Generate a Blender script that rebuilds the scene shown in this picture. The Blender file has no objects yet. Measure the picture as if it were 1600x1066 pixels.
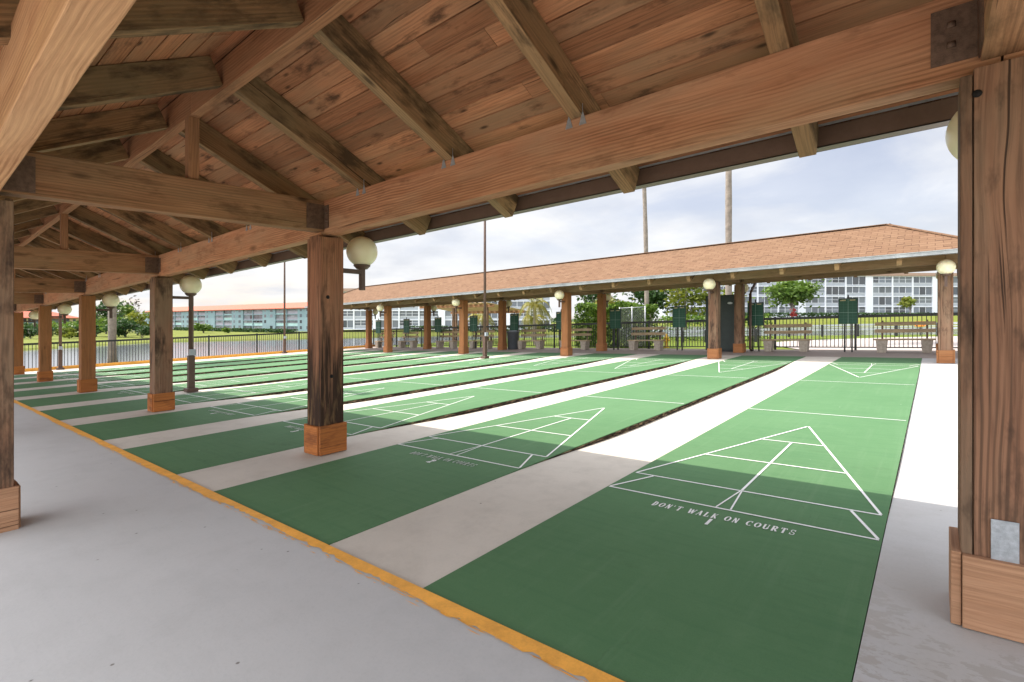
import bpy, math, random
from mathutils import Vector, Matrix
R = math.radians
rng = random.Random(7)
scn = bpy.context.scene
COL = scn.collection
SX, SY = .0272, .0224                      # the site falls gently towards the lake
def G(x, y): return SX*x + SY*y
ORD = ['first','second','third','fourth','fifth','sixth','seventh','eighth','ninth','tenth','eleventh','twelfth']

# ------------------------------------------------------------------ materials
class NT:
    def __init__(s, name):
        s.m = bpy.data.materials.new(name); s.m.use_nodes = True
        s.t = s.m.node_tree; s.t.nodes.clear()
        s.out = s.t.nodes.new('ShaderNodeOutputMaterial')
    def n(s, typ, ins=None, **kw):
        nd = s.t.nodes.new(typ)
        for k, v in kw.items(): setattr(nd, k, v)
        for k, v in (ins or {}).items():
            sock = nd.inputs[k]
            if isinstance(v, bpy.types.NodeSocket): s.t.links.new(v, sock)
            else: sock.default_value = v
        return nd
    def mix(s, f, a, b, mode='MIX'):
        nd = s.t.nodes.new('ShaderNodeMix'); nd.data_type = 'RGBA'; nd.blend_type = mode
        for i, v in ((0, f), (6, a), (7, b)):
            if isinstance(v, bpy.types.NodeSocket): s.t.links.new(v, nd.inputs[i])
            else: nd.inputs[i].default_value = (*v, 1) if (i and len(v) == 3) else v
        return nd.outputs[2]
    def math(s, op, a, b=0.0, c=0.0):
        nd = s.t.nodes.new('ShaderNodeMath'); nd.operation = op
        for i, v in enumerate((a, b, c)):
            if isinstance(v, bpy.types.NodeSocket): s.t.links.new(v, nd.inputs[i])
            else: nd.inputs[i].default_value = v
        return nd.outputs[0]
    def ramp(s, v, lo, hi, a=0.0, b=1.0):
        nd = s.n('ShaderNodeMapRange', {0: v, 1: lo, 2: hi, 3: a, 4: b}); nd.clamp = True
        return nd.outputs[0]
    def noise(s, vec, scale=1.0, detail=4.0, rough=.55, dist=0.0):
        return s.n('ShaderNodeTexNoise', {'Vector': vec, 'Scale': scale, 'Detail': detail, 'Roughness': rough, 'Distortion': dist}).outputs['Fac']
    def vec(s, x, y, z=0.0):
        nd = s.n('ShaderNodeCombineXYZ')
        for i, v in enumerate((x, y, z)):
            if isinstance(v, bpy.types.NodeSocket): s.t.links.new(v, nd.inputs[i])
            else: nd.inputs[i].default_value = v
        return nd.outputs[0]
    def xyz(s, v):
        o = s.n('ShaderNodeSeparateXYZ', {0: v}).outputs
        return o[0], o[1], o[2]
    def scale(s, v, sc):
        nd = s.n('ShaderNodeVectorMath', {0: v, 1: sc}, operation='MULTIPLY'); return nd.outputs[0]
    def done(s, col, rough=.7, bump=None, bstr=.3, bdist=.01, spec=.3, metal=0.0, **extra):
        p = s.n('ShaderNodeBsdfPrincipled')
        def put(k, v):
            if isinstance(v, bpy.types.NodeSocket): s.t.links.new(v, p.inputs[k])
            else: p.inputs[k].default_value = (*v, 1) if isinstance(v, tuple) and len(v) == 3 else v
        put('Base Color', col); put('Roughness', rough); put('Specular IOR Level', spec); put('Metallic', metal)
        for k, v in extra.items(): put(k, v)
        if bump is not None:
            b = s.n('ShaderNodeBump', {'Height': bump, 'Strength': bstr, 'Distance': bdist})
            s.t.links.new(b.outputs[0], p.inputs['Normal'])
        s.t.links.new(p.outputs[0], s.out.inputs[0])
        return s.m
    def uv(s): return s.n('ShaderNodeTexCoord').outputs['UV']
    def obj(s): return s.n('ShaderNodeTexCoord').outputs['Object']
    def pos(s): return s.n('ShaderNodeNewGeometry').outputs['Position']
    def rnd(s): return s.n('ShaderNodeAttribute', attribute_name='rnd').outputs['Fac']
    def orand(s): return s.n('ShaderNodeObjectInfo').outputs['Random']

def wood(name, c1, c2, cgrey, cdark, stain=0.0, grey=.5, tintv=.35, knots=True, rot=0.0, rough=.75, kf=(1.5,4.2), ringk=.4, lo=.54, sk=.5, checks=.85):
    """sawn, weathered timber; U runs along the piece, V across it (metres)"""
    t = NT(name); u, v, _ = t.xyz(t.uv()); r = t.math('ADD', t.math('MULTIPLY', t.rnd(), 91.0), t.math('MULTIPLY', t.orand(), 57.0))
    warp = t.noise(t.vec(t.math('MULTIPLY', u, .9), t.math('MULTIPLY', v, 3.0), r), 1.0, 2.0)
    vv = t.math('ADD', v, t.math('MULTIPLY', t.math('SUBTRACT', warp, .5), .085))
    fine = t.noise(t.vec(t.math('MULTIPLY', u, 2.2), t.math('MULTIPLY', vv, 85.0), r), 1.0, 5.0, .65)
    rings = t.n('ShaderNodeTexWave', {'Vector': t.vec(t.math('MULTIPLY', u, .22), t.math('MULTIPLY', vv, 13.0), r), 'Scale': 1.0, 'Distortion': 2.2, 'Detail': 3.0, 'Detail Scale': 1.3}, wave_type='BANDS', bands_direction='Y').outputs['Fac']
    patch = t.noise(t.vec(t.math('MULTIPLY', u, .8), t.math('MULTIPLY', v, 2.6), t.math('ADD', r, 9.0)), 1.0, 4.0, .6)
    blot = t.noise(t.vec(t.math('MULTIPLY', u, 2.1), t.math('MULTIPLY', v, 6.0), t.math('ADD', r, 23.0)), 1.0, 5.0, .65)
    streak = t.noise(t.vec(t.math('MULTIPLY', u, .7), t.math('MULTIPLY', v, 24.0), t.math('ADD', r, 31.0)), 1.0, 4.0, .6)
    wob = t.noise(t.vec(t.math('MULTIPLY', u, .5), t.math('MULTIPLY', v, 4.0), t.math('ADD', r, 55.0)), 1.0, 3.0)
    rs = t.math('MULTIPLY', t.ramp(rings, .35, .9), t.ramp(wob, .40, .62))
    soft = t.noise(t.vec(t.math('MULTIPLY', u, 1.3), t.math('MULTIPLY', v, 11.0), t.math('ADD', r, 66.0)), 1.0, 4.0, .6)
    col = t.mix(t.ramp(soft, .35, .65), c1, c2)
    col = t.mix(t.math('MULTIPLY', rs, ringk), col, cdark)
    col = t.mix(t.ramp(fine, .46, .72, 0, .62), col, cdark)
    col = t.mix(t.math('MULTIPLY', t.ramp(patch, .42, .66), grey), col, cgrey)
    col = t.mix(t.ramp(streak, .58, .78, 0, sk), col, cdark)
    pale = t.noise(t.vec(t.math('MULTIPLY', u, 1.0), t.math('MULTIPLY', v, 15.0), t.math('ADD', r, 41.0)), 1.0, 5.0, .65)
    col = t.mix(t.ramp(pale, .60, .74, 0, .45), col, tuple(min(1, q*1.25+.02) for q in c2))
    chk = t.noise(t.vec(t.math('MULTIPLY', u, .55), t.math('MULTIPLY', vv, 42.0), t.math('ADD', r, 12.0)), 1.0, 2.0, .5)
    col = t.mix(t.ramp(chk, .695, .73, 0, checks), col, tuple(q*.35 for q in cdark))
    if stain: col = t.mix(t.math('MULTIPLY', t.ramp(blot, lo, lo+.15), stain), col, cdark)
    kh = None
    if knots:
        vo = t.n('ShaderNodeTexVoronoi', {'Vector': t.vec(t.math('MULTIPLY', u, kf[0]), t.math('MULTIPLY', v, kf[1]), r), 'Scale': 1.0, 'Randomness': 1.0})
        kw = t.xyz(vo.outputs['Color'])[0]
        kd = t.math('MULTIPLY', t.ramp(vo.outputs['Distance'], .05, .15, 1, 0), t.math('GREATER_THAN', kw, .35))
        col = t.mix(t.math('MULTIPLY', kd, .85), col, tuple(x*.5 for x in cdark))
    if rot:
        n2 = t.noise(t.vec(t.math('MULTIPLY', u, 1.1), t.math('MULTIPLY', v, 22.0), t.math('ADD', r, 3.0)), 1.0, 5.0, .6)
        h = t.math('ADD', t.ramp(u, .15, 1.75, .66, -.2), t.math('MULTIPLY', t.math('SUBTRACT', n2, .5), 1.6))
        col = t.mix(t.math('MULTIPLY', t.ramp(h, .0, .3), rot), col, (.030,.017,.011))
        n3 = t.noise(t.vec(t.math('MULTIPLY', u, 2.0), t.math('MULTIPLY', v, 9.0), t.math('ADD', r, 77.0)), 1.0, 4.0, .6)
        bare = t.math('MULTIPLY', t.ramp(n3, .52, .62), t.ramp(u, .35, 1.1, 1, 0))
        col = t.mix(t.math('MULTIPLY', bare, .8), col, (.22, .13, .06))
    tint = t.math('ADD', 1-tintv/2, t.math('MULTIPLY', t.n('ShaderNodeTexWhiteNoise', {'W': r}, noise_dimensions='1D').outputs[0], tintv))
    col = t.mix(1.0, col, t.n('ShaderNodeCombineColor', {0: tint, 1: tint, 2: tint}).outputs[0], 'MULTIPLY')
    hgt = t.math('SUBTRACT', t.math('SUBTRACT', 0.0, t.math('MULTIPLY', t.ramp(chk, .69, .73), 1.5*checks)), t.math('MULTIPLY', -1.0, t.math('SUBTRACT', t.math('ADD', t.math('MULTIPLY', fine, -1.0), t.math('MULTIPLY', rings, .35)), t.math('MULTIPLY', t.ramp(streak, .6, .75), .8))))
    return t.done(col, rough, hgt, .5, .004, spec=.2)

def plain(name, c, rough=.5, metal=0.0, var=.15, scale=6.0, bstr=.1, spec=.4, **kw):
    t = NT(name); o = t.obj()
    n = t.noise(o, scale, 5.0, .6); n2 = t.noise(o, scale*9, 3.0, .6)
    f = t.math('ADD', t.math('MULTIPLY', n, .7), t.math('MULTIPLY', n2, .3))
    col = t.mix(t.ramp(f, .35, .65), tuple(x*(1-var) for x in c), tuple(min(1, x*(1+var)) for x in c))
    return t.done(col, rough, n2, bstr, .004, spec, metal, **kw)

def concrete(name, c, c_dirt, dirt=.4, peel=0.0, speck=True, rough=.75, peelc=(.34,.31,.27), bright=None):
    t = NT(name); p = t.pos()
    big = t.noise(p, .55, 5.0, .62); mid = t.noise(p, 3.5, 5.0, .65); fin = t.noise(p, 60.0, 3.0, .6)
    brush = t.noise(t.scale(p, (.5, 9.0, 1.0)), 1.3, 4.0, .6)
    col = t.mix(t.ramp(big, .4, .68, 0, dirt), c, c_dirt)
    col = t.mix(t.ramp(mid, .48, .72, 0, dirt*.7), col, tuple(x*.86 for x in c_dirt))
    col = t.mix(t.ramp(brush, .5, .75, 0, dirt*.35), col, tuple(x*.8 for x in c))
    col = t.mix(t.ramp(fin, .5, .8, 0, .18), col, tuple(x*.6 for x in c))
    if peel:
        # paint flaked off in horizontal scabs near the post
        px, py, pz = t.xyz(p)
        n = t.noise(t.vec(t.math('MULTIPLY', px, 11.0), t.math('MULTIPLY', py, 21.0), pz), 1.0, 7.0, .72, .3)
        region = t.noise(p, 1.3, 3.0, .6); near = t.ramp(py, -.1, 2.0, 1.0, 0)
        m = t.math('ADD', n, t.math('MULTIPLY', t.math('SUBTRACT', t.math('ADD', region, t.math('MULTIPLY', near, .16)), .52), .9))
        brown = t.noise(t.vec(px, py, 4.0), 2.2, 5.0, .65)
        col = t.mix(t.math('MULTIPLY', t.ramp(brown, .42, .62), t.math('MULTIPLY', near, .5)), col, (.42,.375,.32))
        col = t.mix(t.math('MULTIPLY', t.math('MULTIPLY', t.ramp(m, .55, .59), near), peel), col, peelc)
    if speck:
        vo = t.n('ShaderNodeTexVoronoi', {'Vector': p, 'Scale': 7.0})
        wn = t.xyz(vo.outputs['Color'])[0]
        s = t.math('MULTIPLY', t.ramp(vo.outputs['Distance'], .035, .07, 1, 0), t.math('GREATER_THAN', wn, .72))
        col = t.mix(t.math('MULTIPLY', s, .8), col, (.07, .055, .04))
    return t.done(col, rough, t.math('ADD', fin, mid), .15, .004, .25)

M = {}
M['beam'] = wood('red_cedar_beam', (.46,.205,.105), (.56,.28,.15), (.42,.275,.165), (.19,.082,.04), .65, .6, .25, kf=(1.0,3.0), ringk=.6)
M['beam_tan'] = wood('tan_fresh_beam', (.50,.27,.135), (.60,.35,.18), (.46,.28,.155), (.26,.115,.05), .25, .35, .15, ringk=.75)
M['tie'] = wood('brown_tie_timber', (.38,.185,.092), (.47,.245,.125), (.28,.185,.10), (.12,.062,.03), .7, .6, .25, ringk=.55)
M['rafter'] = wood('olive_rafter_timber', (.33,.19,.09), (.40,.235,.115), (.24,.175,.09), (.085,.056,.03), .95, .8, .3, kf=(1.6,5.0), lo=.48)
M['ridge'] = wood('ridge_timber', (.40,.19,.09), (.47,.235,.12), (.32,.19,.10), (.13,.066,.034), .5, .4, .2)
M['deck'] = wood('cedar_roof_boards', (.40,.17,.08), (.49,.225,.11), (.31,.19,.105), (.085,.042,.022), .95, .75, .6, kf=(2.4,8.0), ringk=.2, lo=.55, sk=.22)
M['post'] = wood('brown_post_timber', (.215,.108,.064), (.27,.145,.085), (.22,.155,.10), (.05,.03,.02), .9, .7, .25, kf=(1.3,4.5), ringk=.55, lo=.5)
M['post_rot'] = wood('rotting_post_timber', (.31,.132,.072), (.38,.175,.095), (.27,.16,.095), (.05,.027,.018), .7, .5, .1, rot=.95, ringk=.5)
M['post_new'] = wood('orange_brown_post_timber', (.31,.125,.045), (.36,.155,.06), (.25,.13,.06), (.14,.06,.028), .3, .4, .2)
M['plinth'] = wood('orange_stained_boards', (.42,.145,.036), (.50,.18,.05), (.35,.125,.04), (.13,.045,.018), .7, .5, .25, lo=.5)
M['plinth_raw'] = wood('bare_cedar_boards', (.40,.21,.115), (.46,.26,.15), (.34,.20,.12), (.19,.095,.05), .2, .3, .1)
M['far_beam'] = wood('grey_brown_beam', (.25,.155,.085), (.31,.20,.115), (.24,.185,.11), (.12,.075,.045), .5, .7, .2)
M['bench_wood'] = wood('bench_slats', (.44,.32,.19), (.52,.39,.24), (.42,.35,.26), (.17,.12,.08), .3, .5, .2, knots=False)
M['tan_slat'] = wood('tan_pergola_slats', (.62,.42,.24), (.68,.47,.28), (.55,.40,.25), (.35,.22,.12), .1, .2, .15, knots=False)
M['pavilion_floor'] = concrete('painted_grey_floor', (.455,.455,.445), (.39,.388,.375), .4, rough=.55)
M['walk'] = concrete('pale_concrete', (.57,.525,.455), (.44,.40,.34), .6, .0)
M['walk_peel'] = concrete('flaking_concrete', (.47,.465,.455), (.41,.39,.36), .5, .95)
M['apron'] = concrete('brownish_concrete', (.33,.275,.24), (.27,.22,.19), .5)
M['path'] = concrete('sunny_path', (.42,.37,.34), (.34,.30,.27), .5, speck=False)
M['yellow'] = plain('yellow_line_paint', (.76,.36,.05), .6, var=.16, scale=9)
M['line'] = plain('white_line_paint', (.72,.72,.70), .6, var=.06, scale=12)
M['brownmetal'] = plain('brown_painted_metal', (.105,.062,.045), .5, .0, .2, 8)
M['gutter_brown'] = plain('brown_gutter', (.14,.09,.065), .45, .0, .12, 5)
M['gutter_grey'] = plain('grey_gutter', (.30,.31,.31), .4, .0, .25, 3)
M['rust_plate'] = plain('dark_rusty_steel', (.15,.092,.064), .65, .2, .35, 30, .4)
M['hole'] = plain('dark_hole', (.012,.009,.008), .9, .0, .2, 40)
M['galv'] = plain('galvanised_steel', (.42,.45,.48), .45, .6, .22, 45)
M['blackmetal'] = plain('black_fence_paint', (.018,.02,.02), .45, .0, .2, 8)
M['chain'] = plain('grey_chain_link', (.33,.35,.36), .5, .5, .1, 8)
M['cabinet'] = plain('dark_green_steel', (.022,.032,.028), .5, .0, .15, 4)
M['bin'] = plain('grey_plastic_bin', (.13,.145,.165), .5, .0, .15, 6)
M['concrete_block'] = plain('bench_concrete', (.40,.345,.28), .85, .0, .25, 14, .4)
M['white'] = plain('white_paint', (.74,.76,.80), .6, .0, .05, .3)
M['white_panel'] = plain('pale_blue_grey_panel', (.36,.385,.42), .6, .0, .12, .7)
M['sage'] = plain('blue_green_stucco', (.17,.25,.275), .8, .0, .10, .25)
M['sage_dark'] = plain('grey_mauve_panel', (.25,.245,.28), .8, .0, .15, .4)
M['sage_light'] = plain('mint_panel', (.28,.42,.40), .8, .0, .15, .4)
M['cream_wall'] = plain('cream_stucco', (.52,.44,.28), .8, .0, .1, .4)
M['tanroof'] = plain('tan_eave', (.36,.24,.18), .8, .0, .1, .5)
M['redroof'] = plain('red_tile_roof', (.40,.105,.06), .8, .0, .2, 1.5)
M['bark'] = plain('grey_bark', (.23,.195,.16), .9, .0, .3, 6, .6)
M['orange'] = plain('orange_sign_paint', (.85,.26,.02), .5, .0, .06, 5)
M['hydrant'] = plain('yellow_hydrant_paint', (.68,.40,.04), .45, .0, .1, 8)
M['red_shrub'] = plain('red_leaf', (.32,.04,.03), .7, .0, .3, 8)
M['tag'] = plain('yellowed_label', (.52,.44,.26), .6, .0, .2, 30)
M['dirt'] = plain('dark_tarp', (.03,.035,.04), .6, .0, .2, 3)

def glass_mat(name, c, rough=.12, var=.6):
    t = NT(name); r = t.rnd()
    col = t.mix(r, tuple(x*(1-var) for x in c), tuple(min(1, x*(1+var)) for x in c))
    return t.done(col, rough, spec=.6)
M['glass'] = glass_mat('window_glass', (.085,.10,.12), .15, .75)
M['screen'] = glass_mat('grey_porch_screen', (.14,.155,.17), .5, .5)

def court_mat():
    t = NT('green_court_paint'); p = t.pos()
    big = t.noise(p, .5, 5.0, .6); fine = t.noise(p, 140.0, 3.0, .7); mid = t.noise(p, 6.0, 5.0, .65)
    str_ = t.noise(t.scale(p, (1.0, 12.0, 1.0)), 1.4, 4.0, .6)
    col = t.mix(t.ramp(big, .35, .65), (.082,.174,.080), (.099,.198,.094))
    col = t.mix(t.ramp(fine, .45, .7, 0, .35), col, (.058,.135,.06))
    col = t.mix(t.ramp(mid, .5, .75, 0, .25), col, (.125,.225,.115))
    col = t.mix(t.ramp(str_, .5, .72, 0, .4), col, (.06,.145,.068))
    trk = t.noise(t.scale(p, (13.0, .35, 1.0)), 1.0, 5.0, .65); pat = t.noise(p, 1.3, 4.0, .6)
    col = t.mix(t.math('MULTIPLY', t.ramp(trk, .5, .72, 0, .5), t.ramp(pat, .4, .6)), col, (.13,.22,.12))
    sc = t.noise(t.scale(p, (1.0, 1.7, 1.0)), 2.1, 6.0, .7)
    col = t.mix(t.ramp(sc, .60, .74, 0, .45), col, (.060,.115,.055))
    cr = t.n('ShaderNodeTexVoronoi', {'Vector': t.n('ShaderNodeVectorMath', {0: p, 1: t.n('ShaderNodeTexNoise', {'Vector': p, 'Scale': 2.5, 'Detail': 4.0}).outputs['Color']}, operation='ADD').outputs[0], 'Scale': .55}, feature='DISTANCE_TO_EDGE')
    col = t.mix(t.math('MULTIPLY', t.ramp(cr.outputs['Distance'], .001, .004, .22, 0), t.ramp(pat, .5, .6)), col, (.04,.06,.035))
    vo = t.n('ShaderNodeTexVoronoi', {'Vector': p, 'Scale': 3.2})
    w = t.xyz(vo.outputs['Color'])[1]
    s = t.math('MULTIPLY', t.ramp(vo.outputs['Distance'], .016, .032, 1, 0), t.math('GREATER_THAN', w, .6))
    col = t.mix(t.math('MULTIPLY', s, .75), col, (.42,.44,.38))
    vo = t.n('ShaderNodeTexVoronoi', {'Vector': t.scale(p, (1.13,1.13,1.0)), 'Scale': 2.3})
    w = t.xyz(vo.outputs['Color'])[0]
    s = t.math('MULTIPLY', t.ramp(vo.outputs['Distance'], .015, .03, 1, 0), t.math('GREATER_THAN', w, .6))
    col = t.mix(t.math('MULTIPLY', s, .7), col, (.03,.03,.02))
    return t.done(col, .75, fine, .25, .003, .1)
M['court'] = court_mat()

def edge_mat():
    t = NT('rotten_edge_board'); p = t.pos()
    n = t.noise(t.scale(p, (1, 1.0, 10)), 7.0, 5.0, .7); n2 = t.noise(p, 25.0, 3.0, .6)
    col = t.mix(t.ramp(n, .5, .62), (.02,.014,.01), (.26,.19,.11))
    col = t.mix(t.ramp(n2, .5, .7, 0, .6), col, (.03,.02,.012))
    return t.done(col, .9, n2, .5, .01, .1)
M['edge'] = edge_mat()

def shingle_mat():
    t = NT('tan_asphalt_shingles'); u, v, _ = t.xyz(t.uv())
    b = t.n('ShaderNodeTexBrick', {'Vector': t.vec(u, v, 0.0), 'Color1': (.146,.086,.050,1), 'Color2': (.186,.113,.068,1), 'Mortar': (.10,.055,.035,1), 'Scale': 1.0, 'Mortar Size': .009, 'Mortar Smooth': .3, 'Bias': .1, 'Brick Width': .30, 'Row Height': .15})
    n = t.noise(t.vec(u, v, 0.0), 1.1, 5.0, .6); g = t.noise(t.vec(u, v, 0.0), 90.0, 2.0, .6)
    col = t.mix(t.ramp(n, .4, .7, 0, .3), b.outputs[0], (.16,.085,.052))
    cell = t.vec(t.math('FLOOR', t.math('DIVIDE', u, .15)), t.math('FLOOR', t.math('DIVIDE', v, .15)), 0.0)
    w = t.n('ShaderNodeTexWhiteNoise', {'Vector': cell}, noise_dimensions='2D').outputs[0]
    fv = t.math('FRACT', t.math('DIVIDE', v, .15))
    tab = t.math('MULTIPLY', t.math('GREATER_THAN', w, .84), t.math('LESS_THAN', fv, .28))
    col = t.mix(t.math('MULTIPLY', tab, .7), col, (.05,.026,.018))
    col = t.mix(t.ramp(g, .45, .75, 0, .3), col, (.30,.185,.12))
    return t.done(col, .9, t.math('ADD', b.outputs['Fac'], t.math('MULTIPLY', g, -.3)), .6, .01, .1)
M['shingle'] = shingle_mat()

def globe_mat():
    t = NT('cream_globe_plastic'); o = t.obj(); n = t.noise(o, 7.0, 4.0, .6)
    z = t.xyz(o)[2]
    col = t.mix(t.ramp(n, .4, .7, 0, .5), (.84,.77,.54), (.74,.65,.42))
    return t.done(col, .28, spec=.5, **{'Subsurface Weight': .25, 'Subsurface Radius': [.05,.04,.025], 'Subsurface Scale': 1.0})
M['globe'] = globe_mat()

def leaf(name, a, b, c=None, tr=.35):
    t = NT(name); r = t.rnd()
    col = t.mix(r, a, b)
    if c: col = t.mix(t.ramp(r, .86, .9), col, c)
    d = t.n('ShaderNodeBsdfPrincipled', {'Base Color': col, 'Roughness': .5, 'Specular IOR Level': .3})
    tl = t.n('ShaderNodeBsdfTranslucent', {'Color': col})
    mx = t.n('ShaderNodeMixShader', {0: tr, 1: d.outputs[0], 2: tl.outputs[0]})
    t.t.links.new(mx.outputs[0], t.out.inputs[0]); return t.m
M['leaf_mid'] = leaf('mid_green_leaves', (.05,.105,.014), (.15,.235,.03))
M['leaf_dark'] = leaf('dark_green_leaves', (.018,.05,.014), (.055,.11,.028))
M['leaf_lime'] = leaf('yellow_green_leaves', (.09,.14,.015), (.24,.25,.03))
M['leaf_hedge'] = leaf('hedge_leaves', (.045,.105,.012), (.17,.27,.03))
M['leaf_palm'] = leaf('yellowing_palm_fronds', (.11,.14,.025), (.36,.29,.05))
M['leaf_tallpalm'] = leaf('green_palm_fronds', (.04,.10,.02), (.10,.17,.04))
M['leaf_brown'] = leaf('bare_brown_twigs', (.10,.085,.075), (.17,.14,.12), tr=.1)

def grass_mat(name, a, b):
    t = NT(name); p = t.pos(); n = t.noise(p, .6, 6.0, .65); n2 = t.noise(p, 14.0, 4.0, .7)
    col = t.mix(t.ramp(n, .35, .7), a, b); col = t.mix(t.ramp(n2, .4, .7, 0, .5), col, tuple(x*.55 for x in a))
    return t.done(col, .9, n2, .6, .05, .1)
M['grass'] = grass_mat('grass', (.10,.15,.022), (.17,.20,.035))
M['bank'] = grass_mat('bank_grass', (.13,.165,.03), (.19,.195,.045))
M['mud'] = grass_mat('lake_bed', (.06,.055,.04), (.08,.07,.05))

def water_mat():
    t = NT('lake_water'); p = t.pos()
    n = t.noise(t.scale(p, (1.0, 1.0, 1.0)), 1.6, 4.0, .6); n2 = t.noise(p, .25, 3.0, .6)
    return t.done((.09,.10,.12), .12, t.math('ADD', n, n2), .08, .04, .5)
M['water'] = water_mat()

# ------------------------------------------------------------------ mesh builder
class MB:
    """collects shapes in the local (unsheared) frame of one thing; build() links ONE mesh object"""
    def __init__(s): s.v, s.f, s.uv, s.r, s.smooth = [], [], [], [], []
    def face(s, idx, uvs, rnd, smooth=False):
        s.f.append(idx); s.uv.append(uvs); s.r.append(rnd); s.smooth.append(smooth)
    def hexa(s, p, L=None, rnd=None):
        """8 corners: 0-3 one end (ccw), 4-7 the other end; U runs from end to end"""
        b = len(s.v); s.v += [tuple(q) for q in p]; rnd = rng.random() if rnd is None else rnd
        P = [Vector(q) for q in p]
        off = 0.0; o = rng.random()*5
        for i in range(4):
            j = (i+1) % 4
            w = (P[i]-P[j]).length
            l0, l1 = (P[i+4]-P[i]).length, (P[j+4]-P[j]).length
            s.face((b+i, b+j, b+j+4, b+i+4), [(0, off+o), (0, off+w+o), (l1, off+w+o), (l0, off+o)], rnd)
            off += w+.37
        for k, rev in ((0, True), (4, False)):
            ids = [b+k+i for i in range(4)]; w = (P[k+1]-P[k]).length; h = (P[k+2]-P[k+1]).length
            uvs = [(0, o+9), (w*.3, o+9), (w*.3, h+o+9), (0, h+o+9)]
            if rev: ids.reverse(); uvs.reverse()
            s.face(tuple(ids), uvs, rnd)
        return s
    def box(s, c, d, axis='x', rnd=None):
        x, y, z = c; a, b, e = d[0]/2, d[1]/2, d[2]/2
        if axis == 'x': q = [(-a,-b,-e),(-a,-b,e),(-a,b,e),(-a,b,-e)]; q += [(a,)+t[1:] for t in q]
        elif axis == 'y': q = [(-a,-b,-e),(a,-b,-e),(a,-b,e),(-a,-b,e)]; q += [(t[0],b,t[2]) for t in q]
        else: q = [(-a,-b,-e),(-a,b,-e),(a,b,-e),(a,-b,-e)]; q += [(t[0],t[1],e) for t in q]
        return s.hexa([(x+i, y+j, z+k) for i, j, k in q], rnd=rnd)
    def beam(s, p0, p1, w, h, up=(0,0,1), rnd=None):
        """bar whose TOP-centre line... centred on p0-p1, w wide, h deep (perpendicular to its axis)"""
        p0, p1 = Vector(p0), Vector(p1); d = (p1-p0).normalized(); sd = d.cross(Vector(up))
        if sd.length < 1e-5: sd = Vector((1,0,0))
        sd.normalize(); u = sd.cross(d)
        q = [(-w/2,-h/2),(w/2,-h/2),(w/2,h/2),(-w/2,h/2)]
        pts = [p0+sd*a+u*b for a, b in q]+[p1+sd*a+u*b for a, b in q]
        return s.hexa(pts, rnd=rnd)
    def tube(s, pts, radii, n=10, rnd=None, caps=True):
        rnd = rng.random() if rnd is None else rnd
        pts = [Vector(p) for p in pts]; rings = []; l = 0
        for i, p in enumerate(pts):
            d = (pts[min(i+1, len(pts)-1)]-pts[max(i-1, 0)]).normalized()
            a = d.cross(Vector((0,0,1))) if abs(d.z) < .95 else d.cross(Vector((1,0,0)))
            a.normalize(); c = d.cross(a); r = radii[i] if hasattr(radii, '__len__') else radii
            if i: l += (p-pts[i-1]).length
            b = len(s.v)
            s.v += [tuple(p+a*math.cos(2*math.pi*k/n)*r+c*math.sin(2*math.pi*k/n)*r) for k in range(n)]
            rings.append((b, l))
        for (b0, l0), (b1, l1) in zip(rings, rings[1:]):
            for k in range(n):
                m = (k+1) % n
                s.face((b0+k, b0+m, b1+m, b1+k), [(l0, k/n), (l0, (k+1)/n), (l1, (k+1)/n), (l1, k/n)], rnd, True)
        if caps:
            s.face(tuple(rings[0][0]+k for k in range(n))[::-1], [(0,0)]*n, rnd)
            s.face(tuple(rings[-1][0]+k for k in range(n)), [(0,0)]*n, rnd)
        return s
    def lathe(s, prof, c=(0,0,0), n=20, rnd=None):
        rnd = rng.random() if rnd is None else rnd; rings = []
        for r, z in prof:
            b = len(s.v); s.v += [(c[0]+r*math.cos(2*math.pi*k/n), c[1]+r*math.sin(2*math.pi*k/n), c[2]+z) for k in range(n)]
            rings.append(b)
        for b0, b1 in zip(rings, rings[1:]):
            for k in range(n):
                m = (k+1) % n; s.face((b0+k, b0+m, b1+m, b1+k), [(k/n,0),((k+1)/n,0),((k+1)/n,1),(k/n,1)], rnd, True)
        s.face(tuple(rings[0]+k for k in range(n))[::-1], [(0,0)]*n, rnd)
        s.face(tuple(rings[-1]+k for k in range(n)), [(0,0)]*n, rnd)
        return s
    def poly(s, pts, uvs=None, rnd=None):
        b = len(s.v); s.v += [tuple(p) for p in pts]
        s.face(tuple(range(b, b+len(pts))), uvs or [(p[0], p[1]) for p in pts], rng.random() if rnd is None else rnd); return s
    def slab(s, pts, th, uvs=None):
        """flat polygon (ccw seen from above) with a thickness below it"""
        n = len(pts); b = len(s.v); s.v += [tuple(p) for p in pts]+[(p[0], p[1], p[2]-th) for p in pts]; r = rng.random()
        uvs = uvs or [(p[0], p[1]) for p in pts]
        s.face(tuple(b+i for i in range(n)), uvs, r); s.face(tuple(b+n+i for i in range(n))[::-1], uvs[::-1], r)
        for i in range(n):
            j = (i+1) % n; s.face((b+i, b+n+i, b+n+j, b+j), [uvs[i], uvs[i], uvs[j], uvs[j]], r)
        return s
    def build(s, name, mat, parent=None, loc=(0,0,0), shear=True, bevel=0.0, rot=0.0):
        me = bpy.data.meshes.new(name)
        vs = [(x, y, z+(G(x, y) if shear else 0)) for x, y, z in s.v]
        me.from_pydata(vs, [], s.f)
        me.polygons.foreach_set('use_smooth', s.smooth)
        lay = me.uv_layers.new(name='UVMap'); lay.data.foreach_set('uv', [c for f in s.uv for q in f for c in q])
        at = me.attributes.new('rnd', 'FLOAT', 'FACE'); at.data.foreach_set('value', s.r)
        me.materials.append(mat); me.update()
        o = bpy.data.objects.new(name, me); COL.objects.link(o)
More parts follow.
